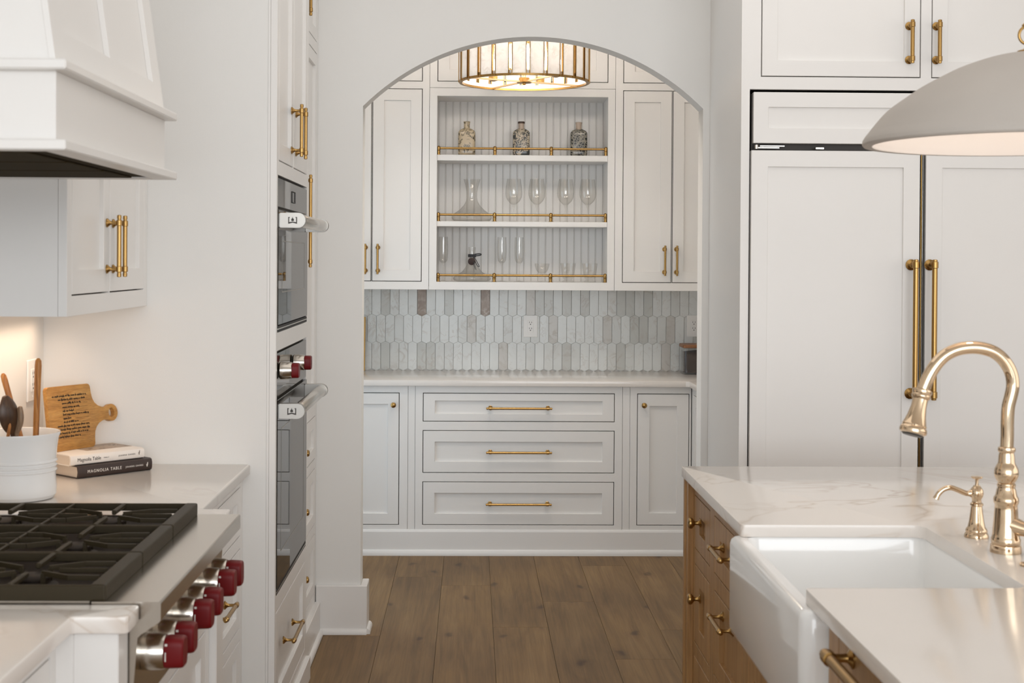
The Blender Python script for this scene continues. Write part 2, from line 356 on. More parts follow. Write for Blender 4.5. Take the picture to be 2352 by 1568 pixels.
def pull(parent, mp, u, v, L, vert=True, so=.034, r=.0062, ros=.0125, w=0., inset=.022, m=None, name='handle', label=None):
    bm = bmesh.new(); a = Vector((0, 1, 0)) if vert else Vector((1, 0, 0)); F = mpM(mp, u, v, w)
    def P(p): return F @ Vector(p)
    h = L/2
    pts = [(-h, r*.55), (-h+.0015, r*.95), (-h+.010, r), (-h+.0105, r*.8), (-h+.013, r*.8), (-h+.0135, r*1.0)]
    full = [(rr, t) for t, rr in pts]+[(rr, -t) for t, rr in pts[::-1]]
    loops = []
    side = Vector((1, 0, 0)) if vert else Vector((0, 1, 0))
    for rr, t in full:
        loops.append([P(a*t+side*rr*math.cos(2*PI*k/14)+Vector((0, 0, so+rr*math.sin(2*PI*k/14)))) for k in range(14)])
    loft(bm, loops)
    for s in (-1, 1):
        c = a*(s*(h-inset))
        prof = [(ros, .0), (ros, .003), (ros*.8, .005), (ros*.45, .010), (r*.72, .015), (r*.72, so-r*1.1), (r*.9, so-r*.4)]
        loft(bm, [[P(c+Vector((rr*math.cos(2*PI*k/14), rr*math.sin(2*PI*k/14), hh))) for k in range(14)] for rr, hh in prof])
        loft(bm, [[P(c+a*t+side*rr*math.cos(2*PI*k/14)+Vector((0, 0, so+rr*math.sin(2*PI*k/14)))) for k in range(14)] for rr, t in ((r*1.0, -r*1.3), (r*1.28, -r*1.1), (r*1.28, r*1.1), (r*1.0, r*1.3))])
    return part(name, bm, m or BRASS, parent, .6, label)
def knob(parent, mp, u, v, R=.0145, so=.028, w=0., name='knob', m=None):
    bm = bmesh.new(); F = mpM(mp, u, v, w)
    prof = [(R*.8, 0), (R*.8, .002), (R*.45, .006), (R*.36, .010), (R*.36, so-.014), (R*.6, so-.011), (R*.95, so-.006), (R, so-.002), (R*.93, so+.003), (R*.6, so+.006), (R*.1, so+.007)]
    loft(bm, [[F @ Vector((rr*math.cos(2*PI*k/20), rr*math.sin(2*PI*k/20), hh)) for k in range(20)] for rr, hh in prof])
    return part(name, bm, m or BRASS, parent, .7)
def frame(parent, mp, u0, u1, v0, v1, holes, th=.02, w=0., m=None, name='face_frame'):
    bm = bmesh.new(); grid_plate(bm, (u0, u1), (v0, v1), holes, w-th, w, mp, .0008); return part(name, bm, m or CAB, parent)
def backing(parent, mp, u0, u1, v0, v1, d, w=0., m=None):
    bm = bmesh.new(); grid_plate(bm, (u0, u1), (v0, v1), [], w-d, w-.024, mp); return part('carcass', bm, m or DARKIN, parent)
def text(name, s, size, mtx, m, parent=None, ext=.0003, align='LEFT', shear=0., space=1., ax=1.):
    cu = bpy.data.curves.new('t', 'FONT'); cu.body = s; cu.size = size; cu.extrude = ext; cu.align_x = align; cu.align_y = 'CENTER'; cu.shear = shear
    cu.space_character = space; cu.resolution_u = 3
    o = bpy.data.objects.new('t', cu); COL.objects.link(o)
    dg = bpy.context.evaluated_depsgraph_get(); me = bpy.data.meshes.new_from_object(o.evaluated_get(dg))
    bpy.data.objects.remove(o); bpy.data.curves.remove(cu)
    me.name = name; me.transform(mtx @ Matrix.Diagonal((ax, 1, 1, 1)))
    me.materials.clear(); me.materials.append(m)
    q = bpy.data.objects.new(name, me); COL.objects.link(q)
    if parent is not None: q.parent = parent
    return q
def shoe_run(bm, pts, out, h=.022, d=.014):
    """quarter-round along a polyline; out = per-segment outward unit normals"""
    for (a, b), n in zip(zip(pts, pts[1:]), out):
        a = Vector((*a, 0)); b = Vector((*b, 0)); n = Vector((*n, 0)); t = (b-a).normalized()
        prof = [(0, 0), (d, 0), (d, h*.35), (d*.8, h*.72), (d*.4, h*.95), (0, h)]
        loft(bm, [[q+n*x+Vector((0, 0, z)) for x, z in prof] for q in (a-t*0, b)])

# ================================================================== ROOM SHELL
YA, YA2 = 5.886, 6.003          # arch wall
XL = -1.31                      # left wall
H = 3.05
WY = 8.09
# floor: sub-floor plus planks
fl = struct('floor', B(-1.6, 4.6, -2.8, 8.3, -.06, -.012), mat('subfloor', (.10, .06, .03), .9))
joints = {-.603: [5.84], -.37: [6.93], -.136: [6.75], .1: [5.98], .33: [6.43], .564: [7.19, 5.50], .795: [5.94]}
pw = .2332; x = .1-pw*6
cols = []
i = -6
while x < 4.5:
    cols.append(x); x += pw
plank_cache = {}
def plank(x0, y0, y1):
    bm = bmesh.new(); L = y1-y0
    box(bm, 0, pw-.0010, 0, L-.0010, -.012, 0)
    ed = [e for e in bm.edges if all(abs(v.co.z) < 1e-6 for v in e.verts)]
    bmesh.ops.bevel(bm, geom=ed, offset=.0008, segments=1, affect='EDGES')
    me = bpy.data.meshes.new('plank'); bmesh.ops.recalc_face_normals(bm, faces=bm.faces); bm.to_mesh(me); bm.free(); me.materials.append(FLOORW)
    o = bpy.data.objects.new('plank', me); COL.objects.link(o); o.location = (x0, y0, 0); o.parent = fl
for c in cols:
    key = min(joints, key=lambda k: abs(k-c)); js = list(joints[key]) if abs(key-c) < .05 else [random.uniform(4.8, 6.6)]
    ys = sorted(js)
    while ys[0] > -.6: ys.insert(0, ys[0]-random.choice((1.75, 2.1, 2.2)))
    while ys[-1] < 8.1: ys.append(min(8.1, ys[-1]+random.choice((1.75, 2.1, 2.2))))
    for a, b in zip(ys, ys[1:]):
        if b-a > .02: plank(c, a, b)

struct('ceiling', B(-1.45, 4.6, -2.8, 6.003, H, H+.1), CEIL)
struct('ceiling_pantry', B(-1.3, 1.9, YA2, 8.2, 2.93, 3.03), CEIL)
struct('wall_left', B(XL-.1, XL, -2.8, YA2, 0, H), WALL)
struct('wall_end', B(XL, -.628, 4.385, 4.400, 0, H), WALL)
struct('wall_right', B(4.5, 4.6, -2.8, YA, 0, H), WALL)
struct('wall_pantry_left', B(-1.28, -1.18, YA2, 8.2, 0, 2.93), WALL)
struct('wall_pantry_right', B(1.80, 1.90, YA2, 8.2, 0, 2.93), WALL)
wb = struct('wall_pantry_back', B(-1.18, 1.80, WY, 8.2, 0, 2.93), WALL)
# arch wall
AL, AR, SPZ, APZ = -.4515, .9565, 2.178, 2.470
cxA = (AL+AR)/2; hw = (AR-AL)/2; rise = APZ-SPZ; RA = (hw*hw+rise*rise)/(2*rise)
bm = bmesh.new()
box(bm, XL, AL, YA, YA2, 0, H); box(bm, AR, 4.5, YA, YA2, 0, H)
N = 48; top = []; 
for i in range(N+1):
    xx = AL+(AR-AL)*i/N; top.append((xx, APZ-RA+math.sqrt(RA*RA-(xx-cxA)**2)))
f0 = [[bm.verts.new((xx, y, z)) for xx, z in top] for y in (YA, YA2)]
f1 = [[bm.verts.new((xx, y, H)) for xx, z in top] for y in (YA, YA2)]
for i in range(N):
    bm.faces.new((f0[0][i], f0[0][i+1], f1[0][i+1], f1[0][i])); bm.faces.new((f0[1][i], f0[1][i+1], f1[1][i+1], f1[1][i]))
    bm.faces.new((f0[0][i], f0[0][i+1], f0[1][i+1], f0[1][i])); bm.faces.new((f1[0][i], f1[0][i+1], f1[1][i+1], f1[1][i]))
bmesh.ops.remove_doubles(bm, verts=bm.verts, dist=1e-5)
struct('wall_arch', bm, WALL, .5)
# baseboards on the arch posts
def baseboard(name, segs, shoe, outs):
    bm = bmesh.new()
    for s in segs: box(bm, *s, 0, .2, .003)
    o = struct(name, bm, TRIM)
    b2 = bmesh.new(); shoe_run(b2, shoe, outs); p = mk('shoe_moulding', b2, TRIM, o, .6)
baseboard('baseboard_arch_left', [(-.634, AL+.028, YA-.02, YA-.0005), (AL+.0005, AL+.028, YA-.0004, YA2)], [(-.634, YA-.02), (AL+.028, YA-.02), (AL+.028, YA2)], [(0, -1), (1, 0)])
baseboard('baseboard_arch_right', [(AR-.028, .984, YA-.02, YA-.0005), (AR-.028, AR-.0005, YA-.0004, YA2)], [(.984, YA-.02), (AR-.028, YA-.02), (AR-.028, YA2)], [(0, -1), (-1, 0)])
# backsplash tiles on the pantry back wall
bs = mk('backsplash', B(-1.18, 1.80, WY-.006, WY-.0005, .905, 1.40), GROUT, wb)
tp = .0515; tw = tp-.0022; cache = {}
def tile_mesh(lo, hi, m):
    k = (round(lo, 4), round(hi, 4), m.name)
    if k in cache: return cache[k]
    hwid = tw/2; tip = .012
    pts = []
    pts += [(-hwid, tip if lo == 0 else lo), (0, 0), (hwid, tip)] if lo == 0 else [(-hwid, lo), (hwid, lo)]
    pts += [(hwid, .167-tip), (0, .167), (-hwid, .167-tip)] if hi >= .167 else [(hwid, hi), (-hwid, hi)]
    bm = bmesh.new()
    inner = [(p[0]*.965, (p[1]-.083)*.99+.083) for p in pts]
    loft(bm, [[(p[0], 0, p[1]) for p in pts], [(p[0], -.0055, p[1]) for p in pts], [(p[0], -.0065, p[1]) for p in inner]])
    bmesh.ops.recalc_face_normals(bm, faces=bm.faces)
    me = bpy.data.meshes.new('tile'); bm.to_mesh(me); bm.free(); me.materials.append(m); cache[k] = me; return me
for row, z0 in enumerate((.9155, 1.0705, 1.2255)):
    for k in range(-17, 41):
        cx_ = -.306+tp/2+k*tp+(tp/2 if row == 1 else 0)
        if cx_ < -1.16 or cx_ > 1.78: continue
        r = random.random()
        mi = 0 if r < .50 else 1 if r < .86 else 2 if r < .97 else 3
        if row == 2:
            if k in (0, 7): mi = 4
            elif k == 12: mi = 3
            elif k in (-4, 14, 16, 23, 25): mi = 2
            elif mi > 2: mi = 1
        if row == 1 and k in (24, 27, 30): mi = 3 if k == 27 else 2
        o = bpy.data.objects.new('tile', tile_mesh(0, min(.167, 1.40-z0), TM[mi])); COL.objects.link(o); o.location = (cx_, WY-.006, z0); o.parent = wb

# ================================================================== PANTRY CABINETS
YB = 7.445
S = mS(YB)
def base_unit(name, label, u0, u1, mp, depth, cat='cabinet', v0=.13, v1=.886, group=None):
    c = mp((u0+u1)/2, 0, -depth/2); t = thing(name, label, cat, (c[0], c[1], 0), group); backing(t, mp, u0+.002, u1-.002, v0, v1-.004, depth); return t
t = base_unit('drawer_cabinet', 'white pantry base cabinet with three wide drawers under the backsplash', -.290, .798, S, .63)
dz = [(.699, .850), (.430, .654), (.157, .385)]
frame(t, S, -.289, .797, .13, .886, [(-.250, .756, a, b) for a, b in dz])
for (a, b), pz in zip(dz, (.772, .541, .270)):
    d = shaker('drawer', t, S, -.250, .756, a, b, (.060, .038) if b-a < .2 else (.060, .057)); pull(d, S, .254, pz, .345, False)
t = base_unit('base_cabinet', 'white pantry base cabinet with one knobbed door left of the wide drawers', -1.17, -.290, S, .63)
frame(t, S, -1.17, -.328, .13, .886, [(-.646, -.372, .157, .850)]); part('filler_strip', B(-.3265, -.2905, YB, YB+.02, .13, .886), CAB, t)
d = shaker('door', t, S, -.646, -.372, .157, .850, .057); knob(d, S, -.403, .787)
t = base_unit('base_cabinet', 'white pantry base cabinet with one knobbed door right of the wide drawers', .798, 1.160, S, .63)
frame(t, S, .837, 1.159, .13, .886, [(.874, 1.149, .157, .850)]); part('filler_strip', B(.7985, .8355, YB, YB+.02, .13, .886), CAB, t)
d = shaker('door', t, S, .874, 1.149, .157, .850, .062); knob(d, S, .909, .790)
Wf = mW(1.162)
t = base_unit('base_cabinet', 'white base cabinet on the right side of the pantry, turned to face left', 6.02, YB-.002, Wf, .63)
frame(t, Wf, 6.02, YB-.002, .13, .886, [(6.06, 6.70, .157, .850), (6.74, 7.38, .157, .850)])
for a, b, k in ((6.06, 6.70, 6.66), (6.74, 7.38, 6.78)): d = shaker('door', t, Wf, a, b, .157, .850); knob(d, Wf, k, .79)
# plinth boards
bm = bmesh.new(); box(bm, -1.17, 1.154, YB-.010, YB+.02, 0, .122); box(bm, 1.152, 1.18, 6.02, YB-.010, 0, .122)
bmesh.ops.recalc_face_normals(bm, faces=bm.faces)
pl = struct('baseboard_pantry', bm, TRIM)
b2 = bmesh.new()
loft(b2, [[(xx, YB-.010, .122), (xx, YB-.006, .131), (xx, YB, .134), (xx, YB+.01, .134), (xx, YB+.01, .122)] for xx in (-1.17, 1.150)])
mk('cap_moulding', b2, TRIM, pl)
b2 = bmesh.new(); shoe_run(b2, [(-1.17, YB-.010), (1.152, YB-.010), (1.152, 6.02)], [(0, -1), (-1, 0)], .030, .014); mk('shoe_moulding', b2, TRIM, pl, .6)
# L-shaped counter
bm = bmesh.new(); fill2d(bm, [(-1.175, YB-.028), (1.125, YB-.028), (1.142, YB-.045), (1.142, 6.02), (1.795, 6.02), (1.795, WY-.008), (-1.175, WY-.008)], [], .031, .003)
bmesh.ops.translate(bm, verts=bm.verts, vec=(0, 0, .887))
tag(mk('countertop', bm, QUARTZ, None, .6, org=(0, 7.7, 0)), 'white veined quartz L-shaped counter along the pantry back wall', 'countertop')

# ---- upper cabinets
YU = 7.72; U = mS(YU)
def upper(name, label, u0, u1, doors, hl):
    t = thing(name, label, 'cabinet', ((u0+u1)/2, YU+.18, 1.384))
    backing(t, U, u0+.002, u1-.002, 1.39, 2.925, WY-YU)
    holes = [(a, b, 1.427, 2.472) for a, b in doors]+[(a, b, 2.511, 2.88) for a, b in doors]
    frame(t, U, u0+.0007, u1-.0007, 1.384, 2.928, holes)
    for (a, b), hx in zip(doors, hl):
        d = shaker('door', t, U, a, b, 1.427, 2.472, .060); pull(d, U, hx, 1.548, .165, True, inset=.02)
        d = shaker('door', t, U, a, b, 2.511, 2.88, .060); pull(d, U, hx, 2.60, .12, True, inset=.02)
    part('bottom_panel', B(u0+.001, u1-.001, YU+.02, WY-.008, 1.384, 1.40), CAB, t)
upper('wall_cabinet', 'tall white double-door cabinet left of the open glassware shelves', -.86, -.232, [(-.813, -.543), (-.541, -.270)], (-.574, -.507))
upper('wall_cabinet', 'tall white double-door cabinet right of the open glassware shelves', .777, 1.42, [(.819, 1.088), (1.090, 1.360)], (1.049, 1.114))
t = thing('top_cabinet', 'short white two-door cabinet above the open shelves, behind the drum light', 'cabinet', (.2725, YU+.18, 2.478))
backing(t, U, -.229, .774, 2.48, 2.925, WY-YU); frame(t, U, -.231, .776, 2.479, 2.928, [(-.190, .272, 2.512, 2.88), (.275, .737, 2.512, 2.88)])
for a, b, hx in ((-.190, .272, .24), (.275, .737, .307)): d = shaker('door', t, U, a, b, 2.512, 2.88, .062); pull(d, U, hx, 2.60, .12, True)
# open shelf unit
t = thing('shelf_unit', 'open white beadboard shelves with brass rails between the tall cabinets', 'shelf', (.2725, YU+.18, 1.384))
SX0, SX1, YBB = -.190, .737, 8.005
frame(t, U, -.231, .776, 1.384, 2.4775, [(SX0, SX1, 1.427, 2.434)])
part('side_panel', B(-.231, SX0, YU+.02, WY-.008, 1.384, 2.477), CAB, t); part('side_panel', B(SX1, .776, YU+.02, WY-.008, 1.384, 2.477), CAB, t)
part('top_panel', B(SX0, SX1, YU+.02, WY-.008, 2.434, 2.477), CAB, t); part('bottom_panel', B(SX0, SX1, YU+.02, WY-.008, 1.384, 1.427), CAB, t)
part('shelf', B(SX0, SX1, YU+.012, YBB-.004, 2.085, 2.117, .0015), CAB, t); part('shelf', B(SX0, SX1, YU+.012, YBB-.004, 1.728, 1.756, .0015), CAB, t)
part('back_panel', B(SX0, SX1, YBB+.006, YBB+.02, 1.427, 2.434), CAB, t)
nb = 23; bw = (SX1-SX0)/nb
for i in range(nb):
    a = SX0+i*bw; bm = bmesh.new()
    prof = [(0, .006), (0, .0025), (.0012, .0), (.0028, .0), (.0040, .0022), (.0052, .0026), (.0068, .0), (bw-.0022, 0), (bw-.0006, .0022), (bw-.0006, .006)]
    loft(bm, [[(a+px, YBB+py, z) for px, py in prof] for z in (1.427, 2.434)])
    part('beadboard_strip', bm, CAB, t)
def rail(z):
    bm = bmesh.new(); tube(bm, [(SX0+.003, YU+.026, z+.036), (SX1-.003, YU+.026, z+.036)], .0062, 12)
    r = part('gallery_rail', bm, BRASS, t, .6)
    for px in (-.182, .124, .431, .729):
        b = bmesh.new(); lathe(b, [(.0145, 0), (.0145, .0018), (.0095, .003), (.0085, .007), (.0095, .015), (.0100, .022), (.0078, .024), (.0104, .026), (.0104, .030), (.0114, .034), (.0112, .040), (.0085, .045), (.0030, .0485), (.0003, .049)], (px, YU+.026, z), 'Z', 18)
        q = mk('post', b, BRASS, r, .7)
for z in (2.117, 1.756, 1.427): rail(z)

# ---- items on the open shelves
def vessel(prof_out, th, n=36):
    """thin-walled open glass: outer profile bottom->rim, then inner back down"""
    return prof_out
GY = 7.87
def bottle(x, m, label, rot, k):
    t = thing('ceramic_bottle', label, 'bottle', (x, GY, 2.117), 'patterned bottles on the top shelf')
    def se(r, z, rz=.72):
        e = 5.5; return [(x+r*math.copysign(abs(math.cos(a))**(2/e), math.cos(a)), GY+r*rz*math.copysign(abs(math.sin(a))**(2/e), math.sin(a)), 2.117+z) for a in [2*PI*i/40 for i in range(40)]]
    bm = bmesh.new(); loft(bm, [se(.036, 0), se(.043, .004), se(.047, .014), se(.0475, .03), se(.0475, .120), se(.046, .135), se(.040, .144), se(.026, .152), se(.017, .156)])
    part('body', bm, m, t, .8)
    bm = bmesh.new(); lathe(bm, [(.019, .153), (.0165, .158), (.0160, .176), (.0185, .190), (.0190, .1925), (.0165, .194), (.012, .193), (.011, .175)], (x, GY, 2.117), 'Z', 26)
    part('neck', bm, POT[0] if k == 0 else POTN, t, .8)
    if k == 1:
        bm = bmesh.new(); lathe(bm, [(.0190, .184), (.0196, .193), (.017, .1955), (.012, .1945)], (x, GY, 2.117), 'Z', 26); part('dark_lip', bm, DARKW, t, .8)
    if k == 2:
        mt = Matrix.Translation((0, -.0475*.72-.0006, .012)) @ Euler((PI/2, 0, 0)).to_matrix().to_4x4()
        text('lettering', 'ASTRA', .013, mt, INKD, t, .0004, 'CENTER')
bottle(-.030, POT[0], 'cream bottle with large dark leaf sprays, leftmost on the top shelf', 0, 0)
bottle(.271, POT[1], 'cream bottle with dense small black flowers and dark lip, middle of the top shelf', 0, 1)
bottle(.589, POT[2], 'dark grey damask patterned bottle with letters near its foot, rightmost on the top shelf', 0, 2)

def glass_obj(name, label, cat, loc, prof, group=None, n=36, bname='bowl'):
    t = thing(name, label, cat, loc, group); bm = bmesh.new(); lathe(bm, prof, loc, 'Z', n); part(bname, bm, GLASS, t, .9); return t
wine = [(.0335, 0), (.034, .0012), (.020, .003), (.006, .007), (.0038, .012), (.0036, .075), (.0060, .082), (.0095, .088), (.0065, .0925), (.016, .100), (.034, .118), (.0445, .140), (.0470, .160), (.0450, .190), (.0395, .225), (.0370, .240), (.0362, .240), (.0387, .225), (.0441, .190), (.0460, .160), (.0435, .140), (.033, .1195), (.015, .1025), (.001, .098)]
w0 = glass_obj('wine_glass', 'large stemmed wine glass, first to the right of the tall decanter', 'wine glass', (.232, GY, 1.756), wine, 'wine glasses on the middle shelf')
copy_tree(w0, None, (.360, GY, 1.756), 'large stemmed wine glass, second from the tall decanter')
copy_tree(w0, None, (.519, GY, 1.756), 'large stemmed wine glass, third from the tall decanter')
copy_tree(w0, None, (.642, GY, 1.756), 'large stemmed wine glass at the right end of the middle shelf')
dec = [(.085, .0), (.100, .006), (.110, .017), (.112, .028), (.100, .045), (.070, .066), (.045, .092), (.032, .115), (.0285, .135), (.0295, .165), (.036, .200), (.0465, .236), (.0455, .236), (.035, .200), (.0283, .165), (.0273, .135), (.0305, .1155), (.0435, .092), (.069, .064), (.099, .043), (.1105, .028), (.1085, .018), (.099, .008), (.001, .003)]
glass_obj('decanter', 'tall clear decanter with flared mouth on the middle shelf', 'decanter', (.0, GY, 1.756), dec, bname='body')
dec2 = [(.080, .0), (.098, .005), (.105, .014), (.104, .022), (.080, .038), (.055, .055), (.036, .080), (.024, .105), (.0185, .130), (.0180, .165), (.0205, .186), (.0205, .190), (.0195, .190), (.0168, .165), (.0172, .130), (.0225, .105), (.0345, .080), (.0535, .0535), (.079, .036), (.102, .022), (.103, .014), (.097, .007), (.001, .003)]
t2 = glass_obj('decanter', 'short clear decanter wearing a black ribbon and round brown tag', 'decanter', (.003, GY, 1.427), dec2, bname='body')
cx0, cz0, cy0 = .003, 1.427, GY
bm = bmesh.new(); lathe(bm, [(.0215, .134), (.0225, .138), (.0225, .148), (.0215, .151)], (cx0, cy0, cz0), 'Z', 24, False, False)
def ribbon(bm, pts, w, th=.0012):
    pts = [Vector(p) for p in pts]; loops = []
    for i, p in enumerate(pts):
        t_ = (pts[min(i+1, len(pts)-1)]-pts[max(i-1, 0)]).normalized(); s_ = t_.cross(Vector((0, 1, 0))).normalized()*(w/2); n_ = Vector((0, th/2, 0))
        loops.append([p-s_-n_, p+s_-n_, p+s_+n_, p-s_+n_])
    loft(bm, loops)
yf = cy0-.030
ribbon(bm, smooth_pts([(cx0+.004, yf+.006, cz0+.142), (cx0+.018, yf, cz0+.150), (cx0+.044, yf-.002, cz0+.153), (cx0+.048, yf, cz0+.147), (cx0+.030, yf+.002, cz0+.143), (cx0+.006, yf+.004, cz0+.141)]), .007)
ribbon(bm, smooth_pts([(cx0+.008, yf+.004, cz0+.140), (cx0+.022, yf, cz0+.118), (cx0+.036, yf-.004, cz0+.092), (cx0+.040, yf-.006, cz0+.083), (cx0+.031, yf-.006, cz0+.085), (cx0+.020, yf-.002, cz0+.105), (cx0+.008, yf+.003, cz0+.136)]), .004)
ribbon(bm, smooth_pts([(cx0+.006, yf+.004, cz0+.138), (cx0+.008, yf-.012, cz0+.10), (cx0+.018, yf-.022, cz0+.066)]), .0028)
ribbon(bm, smooth_pts([(cx0+.008, yf+.004, cz0+.138), (cx0+.014, yf-.014, cz0+.098), (cx0+.024, yf-.024, cz0+.064)]), .0028)
ribbon(bm, smooth_pts([(cx0-.018, yf+.010, cz0+.146), (cx0-.010, yf+.004, cz0+.136), (cx0+.006, yf+.002, cz0+.142)]), .008)
part('ribbon', bm, SATIN, t2, .6, 'black ribbon tied at the neck')
bm = bmesh.new(); lathe(bm, [(.019, 0), (.0205, .0008), (.0205, .0025), (.019, .0033)], (cx0-.002, yf-.008, cz0+.111), 'Y', 28); part('tag', bm, LEATHER, t2, .7, 'round dark brown leather tag')
flute = [(.030, 0), (.0305, .0012), (.018, .003), (.005, .006), (.0033, .012), (.0032, .085), (.0055, .090), (.0075, .095), (.0055, .0985), (.012, .103), (.021, .114), (.0245, .135), (.0262, .170), (.0255, .210), (.0235, .246), (.0228, .246), (.0248, .210), (.0254, .170), (.0237, .136), (.020, .116), (.011, .1055), (.001, .103)]
f0_ = glass_obj('champagne_flute', 'slim champagne flute in the left corner of the lowest shelf', 'flute', (-.156, GY, 1.427), flute, 'flutes on the lowest shelf')
copy_tree(f0_, None, (.168, GY, 1.427), 'slim champagne flute just right of the ribboned decanter')
copy_tree(f0_, None, (.264, GY, 1.427), 'slim champagne flute beside the small coupe glass')
coupe = [(.026, 0), (.0265, .0015), (.012, .004), (.005, .008), (.0045, .035), (.008, .043), (.020, .050), (.032, .064), (.0385, .085), (.041, .102), (.0398, .102), (.0372, .086), (.031, .066), (.019, .0525), (.001, .047)]
glass_obj('coupe_glass', 'short-stemmed coupe glass between the flutes and the tumblers', 'glass', (.391, GY, 1.427), coupe)
tumb = [(.031, 0), (.033, .003), (.030, .007), (.021, .012), (.020, .016), (.030, .022), (.033, .035), (.0365, .065), (.0425, .104), (.0412, .104), (.0350, .066), (.0315, .037), (.028, .026), (.001, .023)]
tm = thing('tumbler', 'footed cut-glass tumbler next to the coupe glass', 'glass', (.535, GY, 1.427), 'tumblers on the lowest shelf')
bm = bmesh.new(); loops = []
for r, h in tumb:
    loops.append([((r*(1+(.035 if i % 2 and .02 < h < .1 and r > .03 else 0)))*math.cos(2*PI*i/36)+.535, r*(1+(.035 if i % 2 and .02 < h < .1 and r > .03 else 0))*math.sin(2*PI*i/36)+GY, 1.427+h) for i in range(36)])
loft(bm, loops); part('bowl', bm, GLASS, tm, .3)
copy_tree(tm, None, (.656, GY, 1.427), 'footed cut-glass tumbler at the right end of the lowest shelf')

# ---- outlets
def outlet(name, label, mp, u, v, w=.080, h=.124, lever=False):
    c = mp(u, v, 0); t = thing(name, label, 'outlet', c)
    bm = bmesh.new(); grid_plate(bm, (u-w/2, u+w/2), (v-h/2, v+h/2), [], 0, .0055, mp, .002); part('cover_plate', bm, WHITEPL, t)
    bm = bmesh.new(); grid_plate(bm, (u-.0165, u+.0165), (v-.034, v+.034), [], .005, .0075, mp, .001); ins = part('receptacle', bm, WHITEPL, t)
    bm = bmesh.new()
    for dz_ in (.017, -.017):
        for dx in (-.0065, .0065): grid_plate(bm, (u+dx-.0012, u+dx+.0012), (v+dz_+.001, v+dz_+.009), [], .0074, .0079, mp)
        grid_plate(bm, (u-.0025, u+.0025), (v+dz_-.009, v+dz_-.004), [], .0074, .0079, mp)
    mk('slots', bm, BLACK, ins)
    bm = bmesh.new()
    for dz_ in (.048, -.048): grid_plate(bm, (u-.002, u+.002), (v+dz_-.002, v+dz_+.002), [], .0054, .0066, mp)
    part('screw', bm, WHITEPL, t)
BSm = mS(WY-.0125)
outlet('wall_outlet', 'white double outlet centred on the pantry tile backsplash', BSm, .337, 1.172)
outlet('wall_outlet', 'white double outlet on the tiles above the lidded glass canister', BSm, 1.268, 1.178)
outlet('wall_outlet', 'white outlet plate on the kitchen wall behind the utensil crock', mE(XL), 4.26, 1.18, .088, .124)
# canister
t = thing('glass_canister', 'glass canister of dark brown grounds with a wooden lid in the pantry corner', 'canister', (1.265, 7.94, .918))
bm = bmesh.new(); cx_, cy_, hz = 1.265, 7.94, .918; r_ = .083
loft(bm, [rrect(cx_-a, cx_+a, cy_-a, cy_+a, max(.004, a*.2), hz+z) for a, z in ((.080, .001), (.083, .004), (.083, .145), (.080, .145), (.080, .008))]); part('jar', bm, GLASS, t, .6)
bm = bmesh.new(); ls = []
for a, z in ((.078, .010), (.0785, .012)): ls.append(rrect(cx_-a, cx_+a, cy_-a, cy_+a, .014, hz+z))
top_ = [(p[0], p[1], hz+.124+.005*math.sin(i*1.7)+.004*math.sin(i*4.1)) for i, p in enumerate(rrect(cx_-.0785, cx_+.0785, cy_-.0785, cy_+.0785, .014, 0))]
ls.append(top_); loft(bm, ls); g = part('coffee', bm, mat('coffee_grounds', (.022, .009, .005), .9), t, None, 'dark brown grounds')
bm = bmesh.new(); loft(bm, [rrect(cx_-a, cx_+a, cy_-a, cy_+a, .018, hz+z) for a, z in ((.086, .1465), (.089, .149), (.089, .162), (.086, .165))]); part('lid', bm, LIDW, t, .6, 'reddish wooden lid')
# leaning brass frame at left
t = thing('picture_frame', 'thin brass-framed picture leaning at the left end of the pantry counter', 'picture frame', (-.73, 8.02, .918))
sh = lambda u, v, w: (u, 8.035-w+(v-.918)*.12, v)
bm = bmesh.new(); grid_plate(bm, (-.86, -.597), (.9185, 1.220), [(-.851, -.606, .9275, 1.211)], 0, .014, sh); part('frame', bm, BRASS, t)
bm = bmesh.new(); grid_plate(bm, (-.852, -.605), (.927, 1.212), [], .001, .006, sh); part('print', bm, mat('print_paper', (.62, .58, .52), .8), t)

# ---- drum chandelier
CX, CY, CZ, CR = .2485, 6.85, 2.397, .3125
t = thing('drum_chandelier', 'round drum ceiling light of shell panels and brass in the pantry', 'ceiling light', (CX, CY, CZ))
CT = CZ+.27
for z, nm in ((CZ, 'bottom_ring'), (CT-.010, 'top_ring')):
    bm = bmesh.new(); lathe(bm, [(CR-.014, z), (CR+.001, z), (CR+.001, z+.010), (CR-.014, z+.010), (CR-.014, z)], (CX, CY, 0), 'Z', 72, False, False); bmesh.ops.remove_doubles(bm, verts=bm.verts, dist=1e-6); part(nm, bm, BRASS, t, .6)
bm = bmesh.new()
for z0, z1 in ((CZ+.010, CZ+.026),):
    lathe(bm, [(CR-.013, z0), (CR-.009, z0), (CR-.009, z1), (CR-.013, z1), (CR-.013, z0)], (CX, CY, 0), 'Z', 72, False, False)
bmesh.ops.remove_doubles(bm, verts=bm.verts, dist=1e-6); part('inner_band', bm, PLASTIN, t, .6)
NP = 24; pa = 2*PI/NP
for k in range(NP):
    a = -PI/2+(k+.5)*pa+.02; hwid = .033
    F = Matrix.Translation((CX, CY, 0)) @ Matrix.Rotation(a, 4, 'Z')
    bm = bmesh.new(); box(bm, CR-.004, CR, -hwid, hwid, CZ+.010, CT-.010); bmesh.ops.transform(bm, matrix=F, verts=bm.verts); p = part('shell_panel', bm, CAPIZ, t)
    bm = bmesh.new()
    for s_ in (-1, 1): box(bm, CR-.008, CR+.003, s_*hwid-.0018, s_*hwid+.0018, CZ+.002, CT)
    bmesh.ops.transform(bm, matrix=F, verts=bm.verts); mk('edge_strip', bm, BRASS, p)
